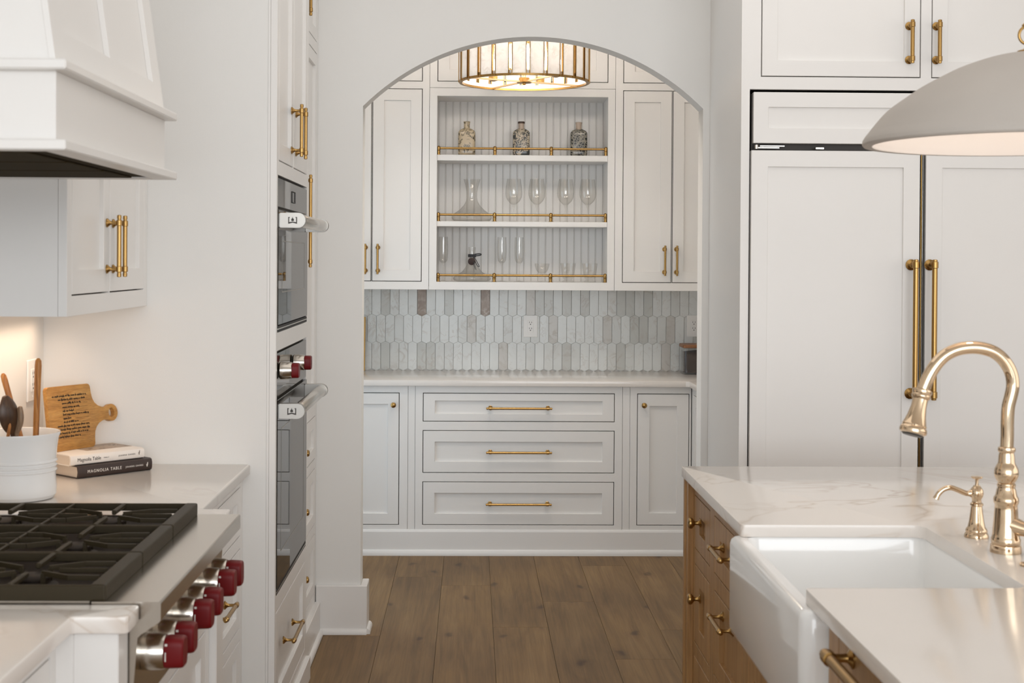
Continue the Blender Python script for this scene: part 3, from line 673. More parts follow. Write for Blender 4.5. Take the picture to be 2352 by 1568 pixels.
for k in range(4):
    a = math.radians(-62+90*k); bm = bmesh.new(); box(bm, .02, CR-.008, -.005, .005, CZ+.004, CZ+.012); bmesh.ops.transform(bm, matrix=Matrix.Translation((CX, CY, 0)) @ Matrix.Rotation(a, 4, 'Z'), verts=bm.verts); part('arm', bm, BRASSL, t)
bm = bmesh.new(); lathe(bm, [(.006, -.012), (.008, -.010), (.008, -.004), (.034, -.003), (.036, .0), (.026, .002), (.026, .022), (.012, .024), (.009, .03), (.009, .45), (.05, .452), (.055, .50), (.055, .527)], (CX, CY, CZ+.004), 'Z', 28); part('hub', bm, BRASS, t, .6)
for k in range(4):
    a = math.radians(-30+90*k); px, py = CX+.17*math.cos(a), CY+.17*math.sin(a)
    bm = bmesh.new(); lathe(bm, [(.006, .018), (.020, .022), (.021, .05), (.014, .055)], (px, py, CZ), 'Z', 20); tube(bm, [(CX, CY, CZ+.20), (px, py, CZ+.20)], .004); tube(bm, [(px, py, CZ+.05), (px, py, CZ+.205)], .004); part('socket', bm, BRASS, t, .6)
    bm = bmesh.new(); lathe(bm, [(.010, .056), (.022, .075), (.026, .095), (.020, .115), (.006, .125)], (px, py, CZ), 'Z', 20); part('bulb', bm, BULB, t, .8)
def plight(name, loc, e, col, r):
    l = bpy.data.lights.new(name, 'POINT'); l.energy = e; l.color = col; l.shadow_soft_size = r; o = bpy.data.objects.new(name, l); COL.objects.link(o); o.location = loc
for k in range(4):
    a = math.radians(15+90*k); plight('chandelier_light', (CX+.12*math.cos(a), CY+.12*math.sin(a), CZ+.14), 2.9, (1, .90, .79), .03)

# ================================================================== KITCHEN LEFT: end wall, ovens
XO = -.600; E_ = mE(XO)
t = thing('oven_cabinet', 'tall white built-in cabinet housing the two stacked ovens', 'cabinet', (-.95, 4.81, 0))
OY0, OY1 = 4.4015, 5.232
frame(t, E_, OY0-.0155, OY1, .085, 3.045, [(4.412, 5.196, 1.317, 1.806), (4.412, 5.196, .500, 1.260), (4.412, 5.190, .125, .448), (4.435, 4.795, 1.850, 2.80), (4.797, 5.190, 1.850, 2.80)], .02)
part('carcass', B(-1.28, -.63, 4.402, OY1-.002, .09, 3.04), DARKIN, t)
part('side_panel', B(-1.28, -.6195, OY1-.003, OY1, .085, 3.045), CAB, t)
part('end_stile', B(-.6275, -.6205, 4.3855, 4.400, .085, 3.045), CAB, t)
part('toe_board', B(-1.0, -.585, 4.402, 5.245, 0, .085, .002), TRIM, t)
d = shaker('door', t, E_, 4.435, 4.795, 1.850, 2.80, .055); pull(d, E_, 4.737, 1.972, .175, True)
d = shaker('door', t, E_, 4.797, 5.190, 1.850, 2.80, .055); pull(d, E_, 4.852, 1.972, .175, True)
d = shaker('drawer', t, E_, 4.412, 5.190, .125, .448, .062); pull(d, E_, 4.70, .318, .27, False, .036)
def oven_handle(p, z, nm='handle'):
    bm = bmesh.new(); lathe(bm, [(.0195, 4.465), (.0205, 4.468), (.0205, 5.125), (.0195, 5.128)], (-.540, 0, z), 'Y', 28)
    h = part(nm, bm, STEEL, p, .6)
    for y0, y1 in ((4.430, 4.466), (5.127, 5.163)):
        pts = [(-.597, -.023), (-.597, .023), (-.540, .0235)]+[(-.540+.0235*math.sin(a), .0235*math.cos(a)) for a in [PI*i/12 for i in range(1, 12)]]+[(-.540, -.0235)]
        b = bmesh.new(); loft(b, [[(px, y, z+pz) for px, pz in pts] for y in (y0, y1)]); bmesh.ops.recalc_face_normals(b, faces=b.faces)
        ed = [e for e in b.edges if e.calc_face_angle(0) > 1.2]; bmesh.ops.bevel(b, geom=ed, offset=.002, segments=2, affect='EDGES'); mk('bracket', b, STEELD, h, .6)
    # dark emblem on the near bracket: a little crown of brackets with a flame
    b = bmesh.new(); ex, ez, y = -.556, z, 4.4298
    def q(poly):
        vs = [[(ex+a*.00125, yy, ez+c*.00125) for a, c in poly] for yy in (y, y-.0006)]; loft(b, vs)
    q([(-11, 8), (-7, 8), (-7, 6), (-8.5, 6), (-8.5, -5), (0, -3.2), (0, -6.2), (-11, -9)]); q([(11, 8), (7, 8), (7, 6), (8.5, 6), (8.5, -5), (0, -3.2), (0, -6.2), (11, -9)])
    q([(-3.4, -1), (-3.6, 2), (-1.6, 4.6), (.2, 9), (.6, 5), (2.6, 3.4), (3.6, 0), (2, -2), (-1.5, -2.2)])
    mk('emblem', b, mat('emblem_dark', (.03, .025, .02), .5), h)
def oven(name, label, z0, z1, zp, hz_, knobs):
    t = thing(name, label, 'oven', (-.80, 4.80, z0))
    part('body', B(-.628, -.612, 4.42, 5.188, z0+.006, z1-.006), IRON, t)
    part('control_panel', B(-.612, -.6005, 4.4145, 5.193, zp+.005, z1-.008, .001), OVENG, t)
    dz0 = z0+.0225
    part('vent_slot', B(-.612, -.5990, 4.4145, 5.193, z0+.0015, z0+.020), BLACK, t); part('trim_strip', B(-.612, -.5975, 4.4145, 5.193, z0+.0095, z0+.0125), STEEL, t)
    d = part('door', B(-.612, -.5975, 4.4145, 5.193, dz0, zp-.004, .0015), OVENG, t)
    bm = bmesh.new(); grid_plate(bm, (4.50, 5.10), (dz0+.10, zp-.10), [(4.503, 5.097, dz0+.103, zp-.103)], -.002, .0031, mE(XO)); mk('window_trim', bm, mat('window_trim', (.25, .23, .2), .3), d)
    oven_handle(d, hz_)
    if not knobs:
        bm = bmesh.new(); grid_plate(bm, (4.76, 4.84), (zp+.03, z1-.035), [(4.762, 4.838, zp+.032, z1-.037)], .0, .0022, mE(XO)); part('display', bm, BLACK, t)
    for ky in knobs:
        b = bmesh.new(); lathe(b, [(.024, -.599), (.0275, -.595), (.0275, -.588), (.0262, -.563), (.024, -.558)], (0, ky, 1.197), 'X', 28); kn = part('knob', b, STEEL, t, .6)
        b = bmesh.new(); loft(b, [[(xx, ky+p[0]*.024*s_, 1.197+p[1]*.024*s_) for p in [(math.copysign(abs(math.cos(a))**.55, math.cos(a)), math.copysign(abs(math.sin(a))**.55, math.sin(a))) for a in [2*PI*i/28 for i in range(28)]]] for xx, s_ in ((-.5585, 1), (-.540, .98), (-.537, .9))]); mk('red_grip', b, RED, kn, .7)
oven('steam_oven', 'upper built-in oven, glass-fronted with tubular steel handle and plain control panel', 1.317, 1.806, 1.703, 1.666, ())
oven('wall_oven', 'lower large built-in oven with two red knobs and tubular steel handle', .500, 1.260, 1.112, 1.072, (4.462, 4.80))
# second tall column
E2 = mE(-.637)
t = thing('tall_cabinet', 'tall narrow white cabinet between the ovens and the arch wall', 'cabinet', (-.95, 5.56, 0))
hol = [(5.275, 5.845, .985, 2.385), (5.275, 5.845, 2.43, 2.97), (5.275, 5.845, .728, .905), (5.275, 5.845, .458, .690), (5.275, 5.845, .175, .420)]
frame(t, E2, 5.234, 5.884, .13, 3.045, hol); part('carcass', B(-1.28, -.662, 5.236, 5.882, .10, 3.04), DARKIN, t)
part('toe_board', B(-1.0, -.615, 5.248, 5.864, 0, .135, .002), TRIM, t)
bm = bmesh.new(); shoe_run(bm, [(-.615, 5.250), (-.615, 5.85)], [(1, 0)]); part('shoe_moulding', bm, TRIM, t, .6)
d = shaker('door', t, E2, *hol[0], .05); pull(d, E2, 5.300, 1.687, .345, True, .038, .0062)
d = shaker('door', t, E2, *hol[1], .05); pull(d, E2, 5.31, 2.52, .14)
for h_, kz in zip(hol[2:], (.815, .592, .338)): d = shaker('drawer', t, E2, *h_, (.05, .045)); knob(d, E2, 5.36, kz, .013, .026)

# ================================================================== LEFT RUN: counters, range, hood
XF = -.688
def counter(name, pts, label, z=.914, th=.031, bev=.006, org=(0, 0, 0)):
    bm = bmesh.new(); fill2d(bm, pts, [], th, 0)
    ed = [e for e in bm.edges if len(e.link_faces) == 2 and e.calc_face_angle(0) > .9]
    vert = [e for e in ed if abs(e.verts[0].co.z-e.verts[1].co.z) > .01 and (min(v.co.x for v in e.verts) > XL+.05) and e.calc_face_angle(0) > .9]
    bmesh.ops.bevel(bm, geom=vert, offset=.010, segments=3, affect='EDGES', profile=.5)
    ed = [e for e in bm.edges if len(e.link_faces) == 2 and e.calc_face_angle(0) > .9 and abs(e.verts[0].co.z-e.verts[1].co.z) < 1e-5]
    bmesh.ops.bevel(bm, geom=ed, offset=bev, segments=3, affect='EDGES', profile=.5, clamp_overlap=True)
    bmesh.ops.translate(bm, verts=bm.verts, vec=(0, 0, z-th)); return tag(mk(name, bm, QUARTZ, None, .5, org=org), label, 'countertop')
counter('countertop', [(XL+.001, 3.504), (-.603, 3.504), (-.603, 3.600), (-.676, 3.600), (-.676, 4.384), (XL+.001, 4.384)], 'pale quartz counter beyond the rangetop, under crock and books', bev=.008, org=(-1, 4, 0))
counter('countertop', [(XL+.001, .9), (-.700, .9), (-.700, 2.513), (-.601, 2.513), (-.601, 2.602), (XL+.001, 2.602)], 'pale quartz counter in the lower left corner, nearer than the rangetop', bev=.008, org=(-1, 1.8, 0))
E3 = mE(-.700)
def pilaster(t, y0, y1):
    part('pilaster', B(-1.0, -.622, y0, y1, 0, .882, .002), CAB, t)
t = thing('drawer_cabinet', 'white drawer cabinet under the counter that holds the crock and books', 'cabinet', (-1.0, 3.95, 0))
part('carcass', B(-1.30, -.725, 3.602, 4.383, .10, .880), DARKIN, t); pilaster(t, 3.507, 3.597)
hd = [(3.64, 4.345, .700, .852), (3.64, 4.345, .420, .664), (3.64, 4.345, .135, .385)]
frame(t, E3, 3.600, 4.384, .10, .882, hd); part('toe_board', B(-1.0, -.715, 3.60, 4.384, 0, .10), TRIM, t)
for h_, pz in zip(hd, (.776, .556, .26)): d = shaker('drawer', t, E3, *h_, (.058, .04)); pull(d, E3, 3.99, pz, .20, False)
t = thing('base_cabinet', 'white base cabinet under the lower left corner counter', 'cabinet', (-1.0, 1.7, 0))
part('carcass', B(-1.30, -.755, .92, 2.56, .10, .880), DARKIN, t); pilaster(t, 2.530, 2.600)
E4 = mE(-.730); hh = [(.96, 1.70, .13, .85), (1.74, 2.49, .70, .85), (1.74, 2.49, .13, .664)]
frame(t, E4, .92, 2.53, .10, .882, hh); part('toe_board', B(-1.0, -.745, .92, 2.53, 0, .10), TRIM, t)
for h_ in hh: d = shaker('door' if h_[0] < 1 else 'drawer', t, E4, *h_, (.058, .04))
part('end_panel', B(-.80, -.70, 2.5235, 2.5295, .0, .881), CAB, t)
t = thing('drawer_cabinet', 'white deep-drawer cabinet beneath the six-knob rangetop', 'cabinet', (-1.0, 3.05, 0))
E5 = mE(-.640); part('carcass', B(-1.30, -.665, 2.61, 3.50, .10, .680), DARKIN, t)
hh = [(2.65, 3.46, .405, .645), (2.65, 3.46, .13, .365)]; frame(t, E5, 2.603, 3.504, .10, .688, hh); part('toe_board', B(-1.0, -.655, 2.603, 3.504, 0, .10), TRIM, t)
for h_ in hh: d = shaker('drawer', t, E5, *h_, (.058, .05)); pull(d, E5, 3.05, (h_[2]+h_[3])/2+.03, .34, False)

# ---- rangetop
RY0, RY1 = 2.6055, 3.5015
t = thing('gas_rangetop', 'stainless gas rangetop with black grates and six red knobs', 'rangetop', (-.93, 3.053, .70))
prof = [(-.690, .885), (-.690, .918), (-.5675, .918), (-.565, .9170), (-.564, .9145), (-.564, .884), (-.567, .880), (-.600, .858), (-.606, .852), (-.618, .700), (-.66, .700), (-.66, .885)]
bm = bmesh.new(); loft(bm, [[(a, y, c) for a, c in prof] for y in (RY0, RY1)]); part('front_panel', bm, STEEL, t)
bm = bmesh.new(); box(bm, -1.27, -.662, RY0+.001, RY1-.001, .705, .905); part('body', bm, STEEL, t)
bm = bmesh.new(); grid_plate(bm, (-1.262, -.694), (RY0+.004, RY1-.004), [(-1.25, -.705, RY0+.016, RY1-.016)], .905, .918, lambda u, v, w: (u, v, w), .001); part('rim', bm, STEEL, t)
bm = bmesh.new(); box(bm, -1.249, -.706, RY0+.017, RY1-.017, .9052, .9085); part('burner_pan', bm, BLACKPAN, t)
GX0, GX1 = -1.225, -.667
secs = [(2.615, 2.908), (2.911, 3.204), (3.207, 3.495)]
BX = [(-.845, (-.70, -.967)), (-1.09, (-.967, -1.205))]
BR2 = mat('burner_brass', (.45, .26, .1), .35, 1)
for si, (y0, y1) in enumerate(secs):
    bm = bmesh.new(); zt = .946
    box(bm, -.696, GX1, y0, y1, .916, zt+.001, .004, 2)           # wide front bar
    box(bm, GX0, GX0+.018, y0, y1, .916, zt, .003, 1)
    for yy in (y0, y1-.008): box(bm, GX0, -.69, yy, yy+.008, .928 if (si or yy > y0) else .916, zt, .002, 1)
    part('grate', bm, IRON, t)
    bm = bmesh.new(); box(bm, -.970, -.964, y0+.004, y1-.004, .936, zt, .0015)
    yc = (y0+y1)/2
    for bx, (xr, xl) in BX:
        for ya, yb in ((y0+.004, yc-.036), (yc+.036, y1-.004)): box(bm, bx-.005, bx+.005, ya, yb, .936, zt+.001, .002)
        for s_, xe in ((1, xr), (-1, xl)):
            xi = bx+s_*.042
            box(bm, min(xi+s_*.01, xe), max(xi+s_*.01, xe), yc-.0026, yc+.0026, .936, zt, .0012)
            for q_ in (-1, 1):
                a = Vector((bx+s_*.026, yc+q_*.022, .941)); b = Vector((bx+s_*.085, yc+q_*.060, .941)); c = Vector((xe, yc+q_*.062, .941))
                for p0, p1 in ((a, b), (b, c)):
                    dr = (p1-p0).normalized(); n_ = Vector((-dr.y, dr.x, 0))*.0027; zz = Vector((0, 0, .005))
                    loft(bm, [[p-n_-zz, p+n_-zz, p+n_+zz, p-n_+zz] for p in (p0, p1)])
            for q_ in (-1, 1): box(bm, bx+s_*.028-.004, bx+s_*.028+.004, yc+q_*.024-.004, yc+q_*.024+.004, .910, .941)
    part('burner_fingers', bm, IRON, t)
    for bx, _ in BX:
        b = bmesh.new(); lathe(b, [(.050, .9085), (.048, .914), (.034, .918), (.034, .924)], (bx, yc, 0), 'Z', 28); part('burner', b, IROND, t, .6)
        b = bmesh.new(); lathe(b, [(.031, .924), (.035, .926), (.035, .930), (.028, .933), (.004, .934)], (bx, yc, 0), 'Z', 28); part('burner_cap', b, IROND, t, .6)
for ky in (2.677, 2.778, 2.961, 3.069, 3.245, 3.344):
    b = bmesh.new(); lathe(b, [(.030, -.613), (.0345, -.610), (.0350, -.598), (.0335, -.575), (.0315, -.569)], (0, ky, .808), 'X', 32); kn = part('knob', b, STEEL, t, .5)
    b = bmesh.new(); loft(b, [[(xx, ky+p[0]*.0245*s_, .808+p[1]*.0295*s_) for p in [(math.copysign(abs(math.cos(a))**.5, math.cos(a)), math.copysign(abs(math.sin(a))**.5, math.sin(a))) for a in [2*PI*i/32 for i in range(32)]]] for xx, s_ in ((-.5695, .96), (-.562, 1), (-.540, .97), (-.535, .93), (-.533, .86))]); mk('red_grip', b, RED, kn, .6)
    b = bmesh.new(); box(b, -.5665, -.5645, ky-.0250, ky-.0242, .795, .812); box(b, -.5665, -.562, ky-.0250, ky-.0242, .824, .828); mk('marking', b, INKL, kn)

# ---- hood
t = thing('range_hood', 'white panelled range hood with ledges above the rangetop', 'range hood', (-1.0, 3.034, 1.738))
part('lower_ledge', (lambda bm: (grid_plate(bm, (XL+.001, -.725), (2.552, 3.516), [(-1.26, -.775, 2.60, 3.468)], 1.738, 1.757, lambda u, v, w: (u, v, w), .0025), bm)[1])(bmesh.new()), CAB, t)
part('band', (lambda bm: (grid_plate(bm, (XL+.001, -.750), (2.580, 3.488), [(-1.26, -.775, 2.60, 3.468)], 1.757, 1.882, lambda u, v, w: (u, v, w), .001), bm)[1])(bmesh.new()), CAB, t)
part('upper_ledge', B(XL+.001, -.725, 2.552, 3.516, 1.882, 1.901, .003), CAB, t)
HM = mat('hood_liner', (.042, .030, .013), .9, 0, Specular_IOR_Level=.1)
bm = bmesh.new(); box(bm, -1.2595, -.7755, 2.6005, 3.4675, 1.7425, 1.755)
part('liner', bm, HM, t)
for k in range(3):
    bm = bmesh.new(); y0 = 2.63+k*.28
    box(bm, -1.22, -.82, y0, y0+.26, 1.7385, 1.7423, .002)
    part('baffle_filter', bm, HM, t)
zt_, zb_ = 3.045, 1.901
def hs(u, v, w): return (-.752-.14*(v-1.909)+w, u, v)
bm = bmesh.new(); grid_plate(bm, (2.580, 3.488), (zb_, zt_), [(2.665, 3.0, 1.965, 2.96), (3.072, 3.402, 1.965, 2.96)], -.012, 0, hs, .0008); part('front_stiles', bm, CAB, t)
bm = bmesh.new(); P = [(XL+.001, zb_), (hs(0, zb_, -.012)[0], zb_), (hs(0, zt_, -.012)[0], zt_), (XL+.001, zt_)]
loft(bm, [[(a, y, c) for a, c in P] for y in (2.582, 3.486)]); part('chimney', bm, CAB, t)

# ---- corner wall cabinet by the hood
XU = -.995; E6 = mE(XU)
t = thing('wall_cabinet', 'white double-door wall cabinet between the range hood and the end wall', 'cabinet', (-1.15, 3.95, 1.40))
cy0_, cy1_ = 3.520, 4.384
frame(t, E6, cy0_, cy1_, 1.400, 2.50, [(3.562, 3.932, 1.450, 2.45), (3.934, 4.342, 1.450, 2.45)], .022)
part('carcass', B(XL+.002, XU-.026, cy0_+.006, cy1_-.002, 1.412, 2.49), DARKIN, t)
part('side_panel', B(XL+.001, XU-.0225, cy0_, cy0_+.005, 1.400, 2.50), CAB, t)
part('bottom_panel', B(XL+.001, XU-.0225, cy0_+.005, cy1_, 1.400, 1.411), CAB, t)
for a, b, hx in ((3.562, 3.932, 3.900), (3.934, 4.342, 3.966)): d = shaker('door', t, E6, a, b, 1.450, 2.45, (.058, .062)); pull(d, E6, hx, 1.578, .170, True)
tl = mk('under_cabinet_light', B(-1.27, -1.23, 3.60, 4.30, 1.390, 1.3995, .002), emis('warm_strip', (1, .72, .45), .4), None, None, org=(-1.25, 3.95, 1.39))
tag(tl, 'slim warm light strip under the corner wall cabinet', 'light strip')
area('under_cabinet_glow', (-1.23, 3.95, 1.386), (0, math.radians(12), 0), .05, .7, 1.0, (1, .74, .52), math.radians(115))

# ---- crock with utensils
KX, KY, KZ = -1.183, 3.750, .914
t = thing('utensil_crock', 'white ribbed ceramic crock holding wooden utensils on the counter', 'crock', (KX, KY, KZ))
pr = [(.080, .0), (.088, .003), (.094, .012), (.0950, .03), (.0925, .060), (.0925, .072), (.0965, .0745), (.0965, .077), (.0925, .080), (.0925, .084), (.0965, .0865), (.0965, .089), (.0925, .092), (.0925, .096), (.0968, .0985), (.0968, .101), (.0935, .104), (.096, .135), (.100, .160), (.104, .171), (.1035, .1745), (.100, .1735), (.096, .160), (.090, .12), (.088, .02), (.001, .008)]
bm = bmesh.new(); lathe(bm, pr, (KX, KY, KZ), 'Z', 56); part('pot', bm, STONEWARE, t, .5)
def utensil(name, label, base, tip, m, head=None, r=.008, grp='wooden utensils in the crock'):
    base, tip = Vector(base), Vector(tip); L = (tip-base).length
    F = Matrix.Translation(base) @ (tip-base).to_track_quat('Z', 'X').to_matrix().to_4x4()
    o = thing(name, label, 'utensil', base, grp); o.rotation_euler = (0, 0, 0)
    bm = bmesh.new(); hl = L-(head[1] if head else 0)
    pts = [(r*.75, 0), (r, .01), (r, hl*.6), (r*.95, hl)] if head else [(r*.7, 0), (r*.85, .01), (r*1.0, L*.7), (r*1.1, L-.02), (r*.95, L-.006), (r*.4, L)]
    loft(bm, [[F @ Vector((rr*math.cos(2*PI*k/14)*(1 if not head else 1), rr*.8*math.sin(2*PI*k/14), h)) for k in range(14)] for rr, h in pts]); part('handle', bm, m, o, .7)
    if head:
        w, hl2 = head[0], head[1]; bm = bmesh.new(); loops = []
        for i in range(15):
            s_ = i/14; h = hl-.012+s_*(hl2+.012)
            ww = max(r*.9, w*math.sin(PI*min(1, s_*.93+.05))**.6) if i < 14 else w*.25
            th = .005+.004*math.sin(PI*s_); dish = -.012*math.sin(PI*s_)*(1 if head[2] else .15)
            loops.append([F @ Vector((ww*math.cos(2*PI*k/20), th*math.sin(2*PI*k/20)*1.0+dish*(1-(math.cos(2*PI*k/20))**2)*(1), h)) for k in range(20)])
        loft(bm, loops); part('spoon_bowl' if head[2] else 'blade', bm, m, o, .7)
utensil('wooden_spoon', 'tall olive-wood utensil handle standing upright at the crock right side', (KX+.045, KY-.02, KZ+.012), (KX+.060, KY-.035, 1.284), OLIVE, None, .0095)
utensil('wooden_spoon', 'dark brown wooden spoon with its oval bowl up, at the left of the crock', (KX+.01, KY+.01, KZ+.012), (KX-.020, KY-.055, 1.187), DARKW, (.034, .090, True), .006)
utensil('wooden_spatula', 'grey-brown wooden utensil with a short blunt end beside the dark spoon', (KX-.03, KY, KZ+.012), (KX+.014, KY-.035, 1.158), TAUPEW, (.018, .06, False), .008)
utensil('wooden_spoon', 'orange-brown stick handle behind the dark spoon, leaning left', (KX+.035, KY+.03, KZ+.012), (KX-.050, KY+.02, 1.240), OLIVE, None, .0075)
utensil('wooden_spoon', 'short light wooden handle just right of the dark spoon', (KX-.04, KY-.04, KZ+.012), (KX-.002, KY-.068, 1.118), OLIVE, None, .0045)

# ---- books
def book(label, loc, ang, L, Wd, T, cov, zt0):
    t = thing('book', label, 'book', loc, 'books under the cutting board'); t.rotation_euler = (0, 0, ang); R0 = Vector(loc)
    def pt(name, bm, m, label=None):   # local coordinates
        bmesh.ops.recalc_face_normals(bm, faces=bm.faces); me = bpy.data.meshes.new(name); bm.to_mesh(me); bm.free(); me.materials.append(m)
        o = bpy.data.objects.new(name, me); COL.objects.link(o); o.parent = t
        if label: o['label'] = label
        return o
    bm = bmesh.new(); pr = [(Wd, .0), (.006, .0), (-.0005, .003), (-.003, T*.3), (-.003, T*.7), (-.0005, T-.003), (.006, T), (Wd, T), (Wd, T-.0028), (.005, T-.0028), (.001, T*.5), (.005, .0028), (Wd, .0028)]
    loft(bm, [[(xx, a, c) for a, c in pr] for xx in (0, L)]); cv = pt('cover', bm, cov); sm(cv.data, .5)
    bm = bmesh.new(); box(bm, .004, L-.004, .004, Wd-.005, .003, T-.003); pt('pages', bm, PAPER)
    return t, Matrix(((1, 0, 0, 0), (0, 0, -1, -.0032), (0, 1, 0, 0), (0, 0, 0, 1)))
ang = math.radians(47.6)
t, sp = book('black-covered cookbook with white spine lettering, under the white one', (-1.120, 4.077, .914), ang, .250, .170, .036, COVERB, 0)
Tm = lambda a, c: sp @ Matrix.Translation((a, c, 0))
text('title', 'MAGNOLIA TABLE', .0125, Tm(.030, .018), INKL, t, .0003, space=1.25, ax=.92); text('author', 'JOANNA GAINES', .0066, Tm(.158, .018), INKL, t, .0003, space=1.25)
text('logo', 'ȷ', .001, Tm(.232, .018), INKL, t)
def leafmark(t, m, sp, x):
    bm = bmesh.new()
    for pl_ in ([(-2, -6), (2, -6), (1, -2), (-1, -2)], [(-3.5, -1), (0, -2.5), (3.5, .5), (1, 3), (-1, 1)], [(0, 2), (2.5, 3), (3, 7), (.5, 6)]):
        loft(bm, [[(x+a*.001, -.0033-e, .0185+c*.001) for a, c in pl_] for e in (0, .0004)])
    me = bpy.data.meshes.new('logo'); bmesh.ops.recalc_face_normals(bm, faces=bm.faces); bm.to_mesh(me); bm.free(); me.materials.append(m); o = bpy.data.objects.new('logo', me); COL.objects.link(o); o.parent = t
for o in list(t.children):
    if o.name.startswith('logo'): bpy.data.objects.remove(o)
leafmark(t, INKL, sp, .232)
t, sp = book('white-covered cookbook with dark spine lettering, on top of the black one', (-1.141, 4.074, .9502), ang-.01, .246, .168, .031, COVERW, 0)
Tm = lambda a, c: sp @ Matrix.Translation((a, c, 0))
text('title', 'Magnolia Table', .0145, Tm(.022, .0155), INKD, t, .0003, ax=.88); text('subtitle', 'Volume 2', .0045, Tm(.108, .0155), INKD, t); text('author', 'JOANNA GAINES', .0062, Tm(.158, .0155), INKD, t, .0003, space=1.25)
leafmark(t, mat('grey_ink', (.2, .16, .13), .7), sp, .228)
# cover art on the top board: a grey photographic band
bm = bmesh.new(); box(bm, .09, .243, .055, .160, .0310, .0313)
me = bpy.data.meshes.new('cover_print'); bm.to_mesh(me); bm.free(); me.materials.append(marble('cover_print', (.40, .33, .27), (.05, .035, .025), 22, .12, .9, .5)); o = bpy.data.objects.new('cover_print', me); COL.objects.link(o); o.parent = t

# ---- cutting board
t = thing('cutting_board', 'bamboo cutting board with a handwritten recipe, standing on the books', 'cutting board', (-1.207, 4.128, .9820))
t.rotation_euler = (Matrix.Rotation(math.radians(60), 3, 'Z') @ Matrix.Rotation(math.radians(-8), 3, 'X')).to_euler()
def arc(cx, cy, r, a0, a1, n, rx=1.): return [(cx+rx*r*math.cos(math.radians(a0+(a1-a0)*i/n)), cy+r*math.sin(math.radians(a0+(a1-a0)*i/n))) for i in range(n+1)]
zc = .0945
out = arc(.012, .012, .012, 180, 270, 4)+arc(.160, .012, .012, 270, 350, 4)
out += [(.1735, .030), (.1765, .045), (.184, .058), (.196, .068), (.210, .0735), (.222, .0755)]
out += arc(.250, zc, .026, -128, 128, 20)
out += [(.222, .1135), (.210, .1155), (.196, .121), (.184, .131), (.1765, .144), (.1735, .159)]+arc(.160, .177, .012, 10, 90, 4)+arc(.012, .177, .012, 90, 180, 4)
hole = arc(.250, zc, .0145, 0, 330, 11, .8)
bm = bmesh.new(); fill2d(bm, out, [hole], .0155, .002)
bmesh.ops.transform(bm, matrix=Matrix.Translation((0, .0155, 0)) @ Matrix.Rotation(PI/2, 4, 'X'), verts=bm.verts)
bmesh.ops.recalc_face_normals(bm, faces=bm.faces)
me = bpy.data.meshes.new('board'); bm.to_mesh(me); bm.free(); me.materials.append(BAMBOO); sm(me, .5); bo = bpy.data.objects.new('board', me); COL.objects.link(bo); bo.parent = t
# engraved handwriting: connected cursive strokes and ruled lines
rng = random.Random(3)
bm = bmesh.new()
lines = [(.018, .150, .158), (.040, .147, .147), (.055, .128, .136), (.055, .120, .1245), (.055, .100, .1135), (.055, .155, .1030), (.055, .085, .0920), (.055, .112, .0810), (.030, .154, .0705), (.015, .153, .0600), (.012, .148, .0495), (.012, .115, .0390)]
def stroke(pts, w):
    for (a, b) in zip(pts, pts[1:]):
        d = Vector((b[0]-a[0], b[1]-a[1])); 
        if d.length < 1e-6: continue
        n_ = Vector((-d.y, d.x)).normalized()*w; e = d.normalized()*w*.5
        vs = [bm.verts.new((p[0], -.0004, p[1])) for p in ((a[0]-n_.x-e.x, a[1]-n_.y-e.y), (b[0]-n_.x+e.x, b[1]-n_.y+e.y), (b[0]+n_.x+e.x, b[1]+n_.y+e.y), (a[0]+n_.x-e.x, a[1]+n_.y-e.y))]
        bm.faces.new(vs)
for a, b, z in lines:
    x = a
    while x < b:
        nl = rng.randint(2, 8); pts = []
        for _ in range(nl):
            hh_ = rng.choice((.0028, .0032, .003, .0058, .0028)) ; lo = rng.choice((0, 0, 0, -.0022))
            pts += [(x, z), (x+.0008, z+hh_), (x+.0016, z+hh_*.6), (x+.0012, z+lo), (x+.0024, z+.0006)]; x += .0026
            if x > b: break
        stroke(pts, .0006); x += .0022
    stroke([(max(b, .10)+.001, z-.0008), (.156, z-.0008)], .00030)
me = bpy.data.meshes.new('handwriting'); bm.to_mesh(me); bm.free(); me.materials.append(INKD); o = bpy.data.objects.new('handwriting', me); COL.objects.link(o); o.parent = t

# ================================================================== RIGHT: refrigerator wall
YF = 5.200; Fm = mS(YF)
t = thing('refrigerator_surround', 'white cabinet surround with two upper doors enclosing the refrigerator', 'cabinet', (1.95, 5.5, 0))
FX0, FX1 = 1.0165, 2.29
frame(t, Fm, .985, 2.36, 0, 3.045, [(FX0, FX1, -.1, 2.178), (1.057, 1.646, 2.224, 2.96), (1.685, 2.275, 2.224, 2.96)], .022)
part('side_panel', B(.985, 1.003, YF+.0225, YA-.001, 0, 3.045), CAB, t)
part('side_panel', B(2.342, 2.36, YF+.0225, YA-.001, 0, 3.045), CAB, t)
part('carcass', B(1.005, 2.34, YF+.03, YA-.002, 2.19, 3.04), DARKIN, t)
d = shaker('door', t, Fm, 1.057, 1.646, 2.224, 2.96, .057); pull(d, Fm, 1.602, 2.352, .160, True, .042, .0075, .0155, inset=.018)
d = shaker('door', t, Fm, 1.685, 2.275, 2.224, 2.96, .057); pull(d, Fm, 1.702, 2.352, .160, True, .042, .0075, .0155, inset=.018)
t = thing('refrigerator', 'wide panel-fronted white refrigerator with two tall doors and brass handles', 'refrigerator', (1.66, 5.5, 0))
part('body', B(1.028, 2.285, YF+.035, 5.87, .02, 2.165), mat('fridge_body', (.03, .022, .016), .5), t)
shaker('grille_panel', t, Fm, 1.0265, 2.285, 1.977, 2.171, (.055, .055), .03, .008, w=.004)
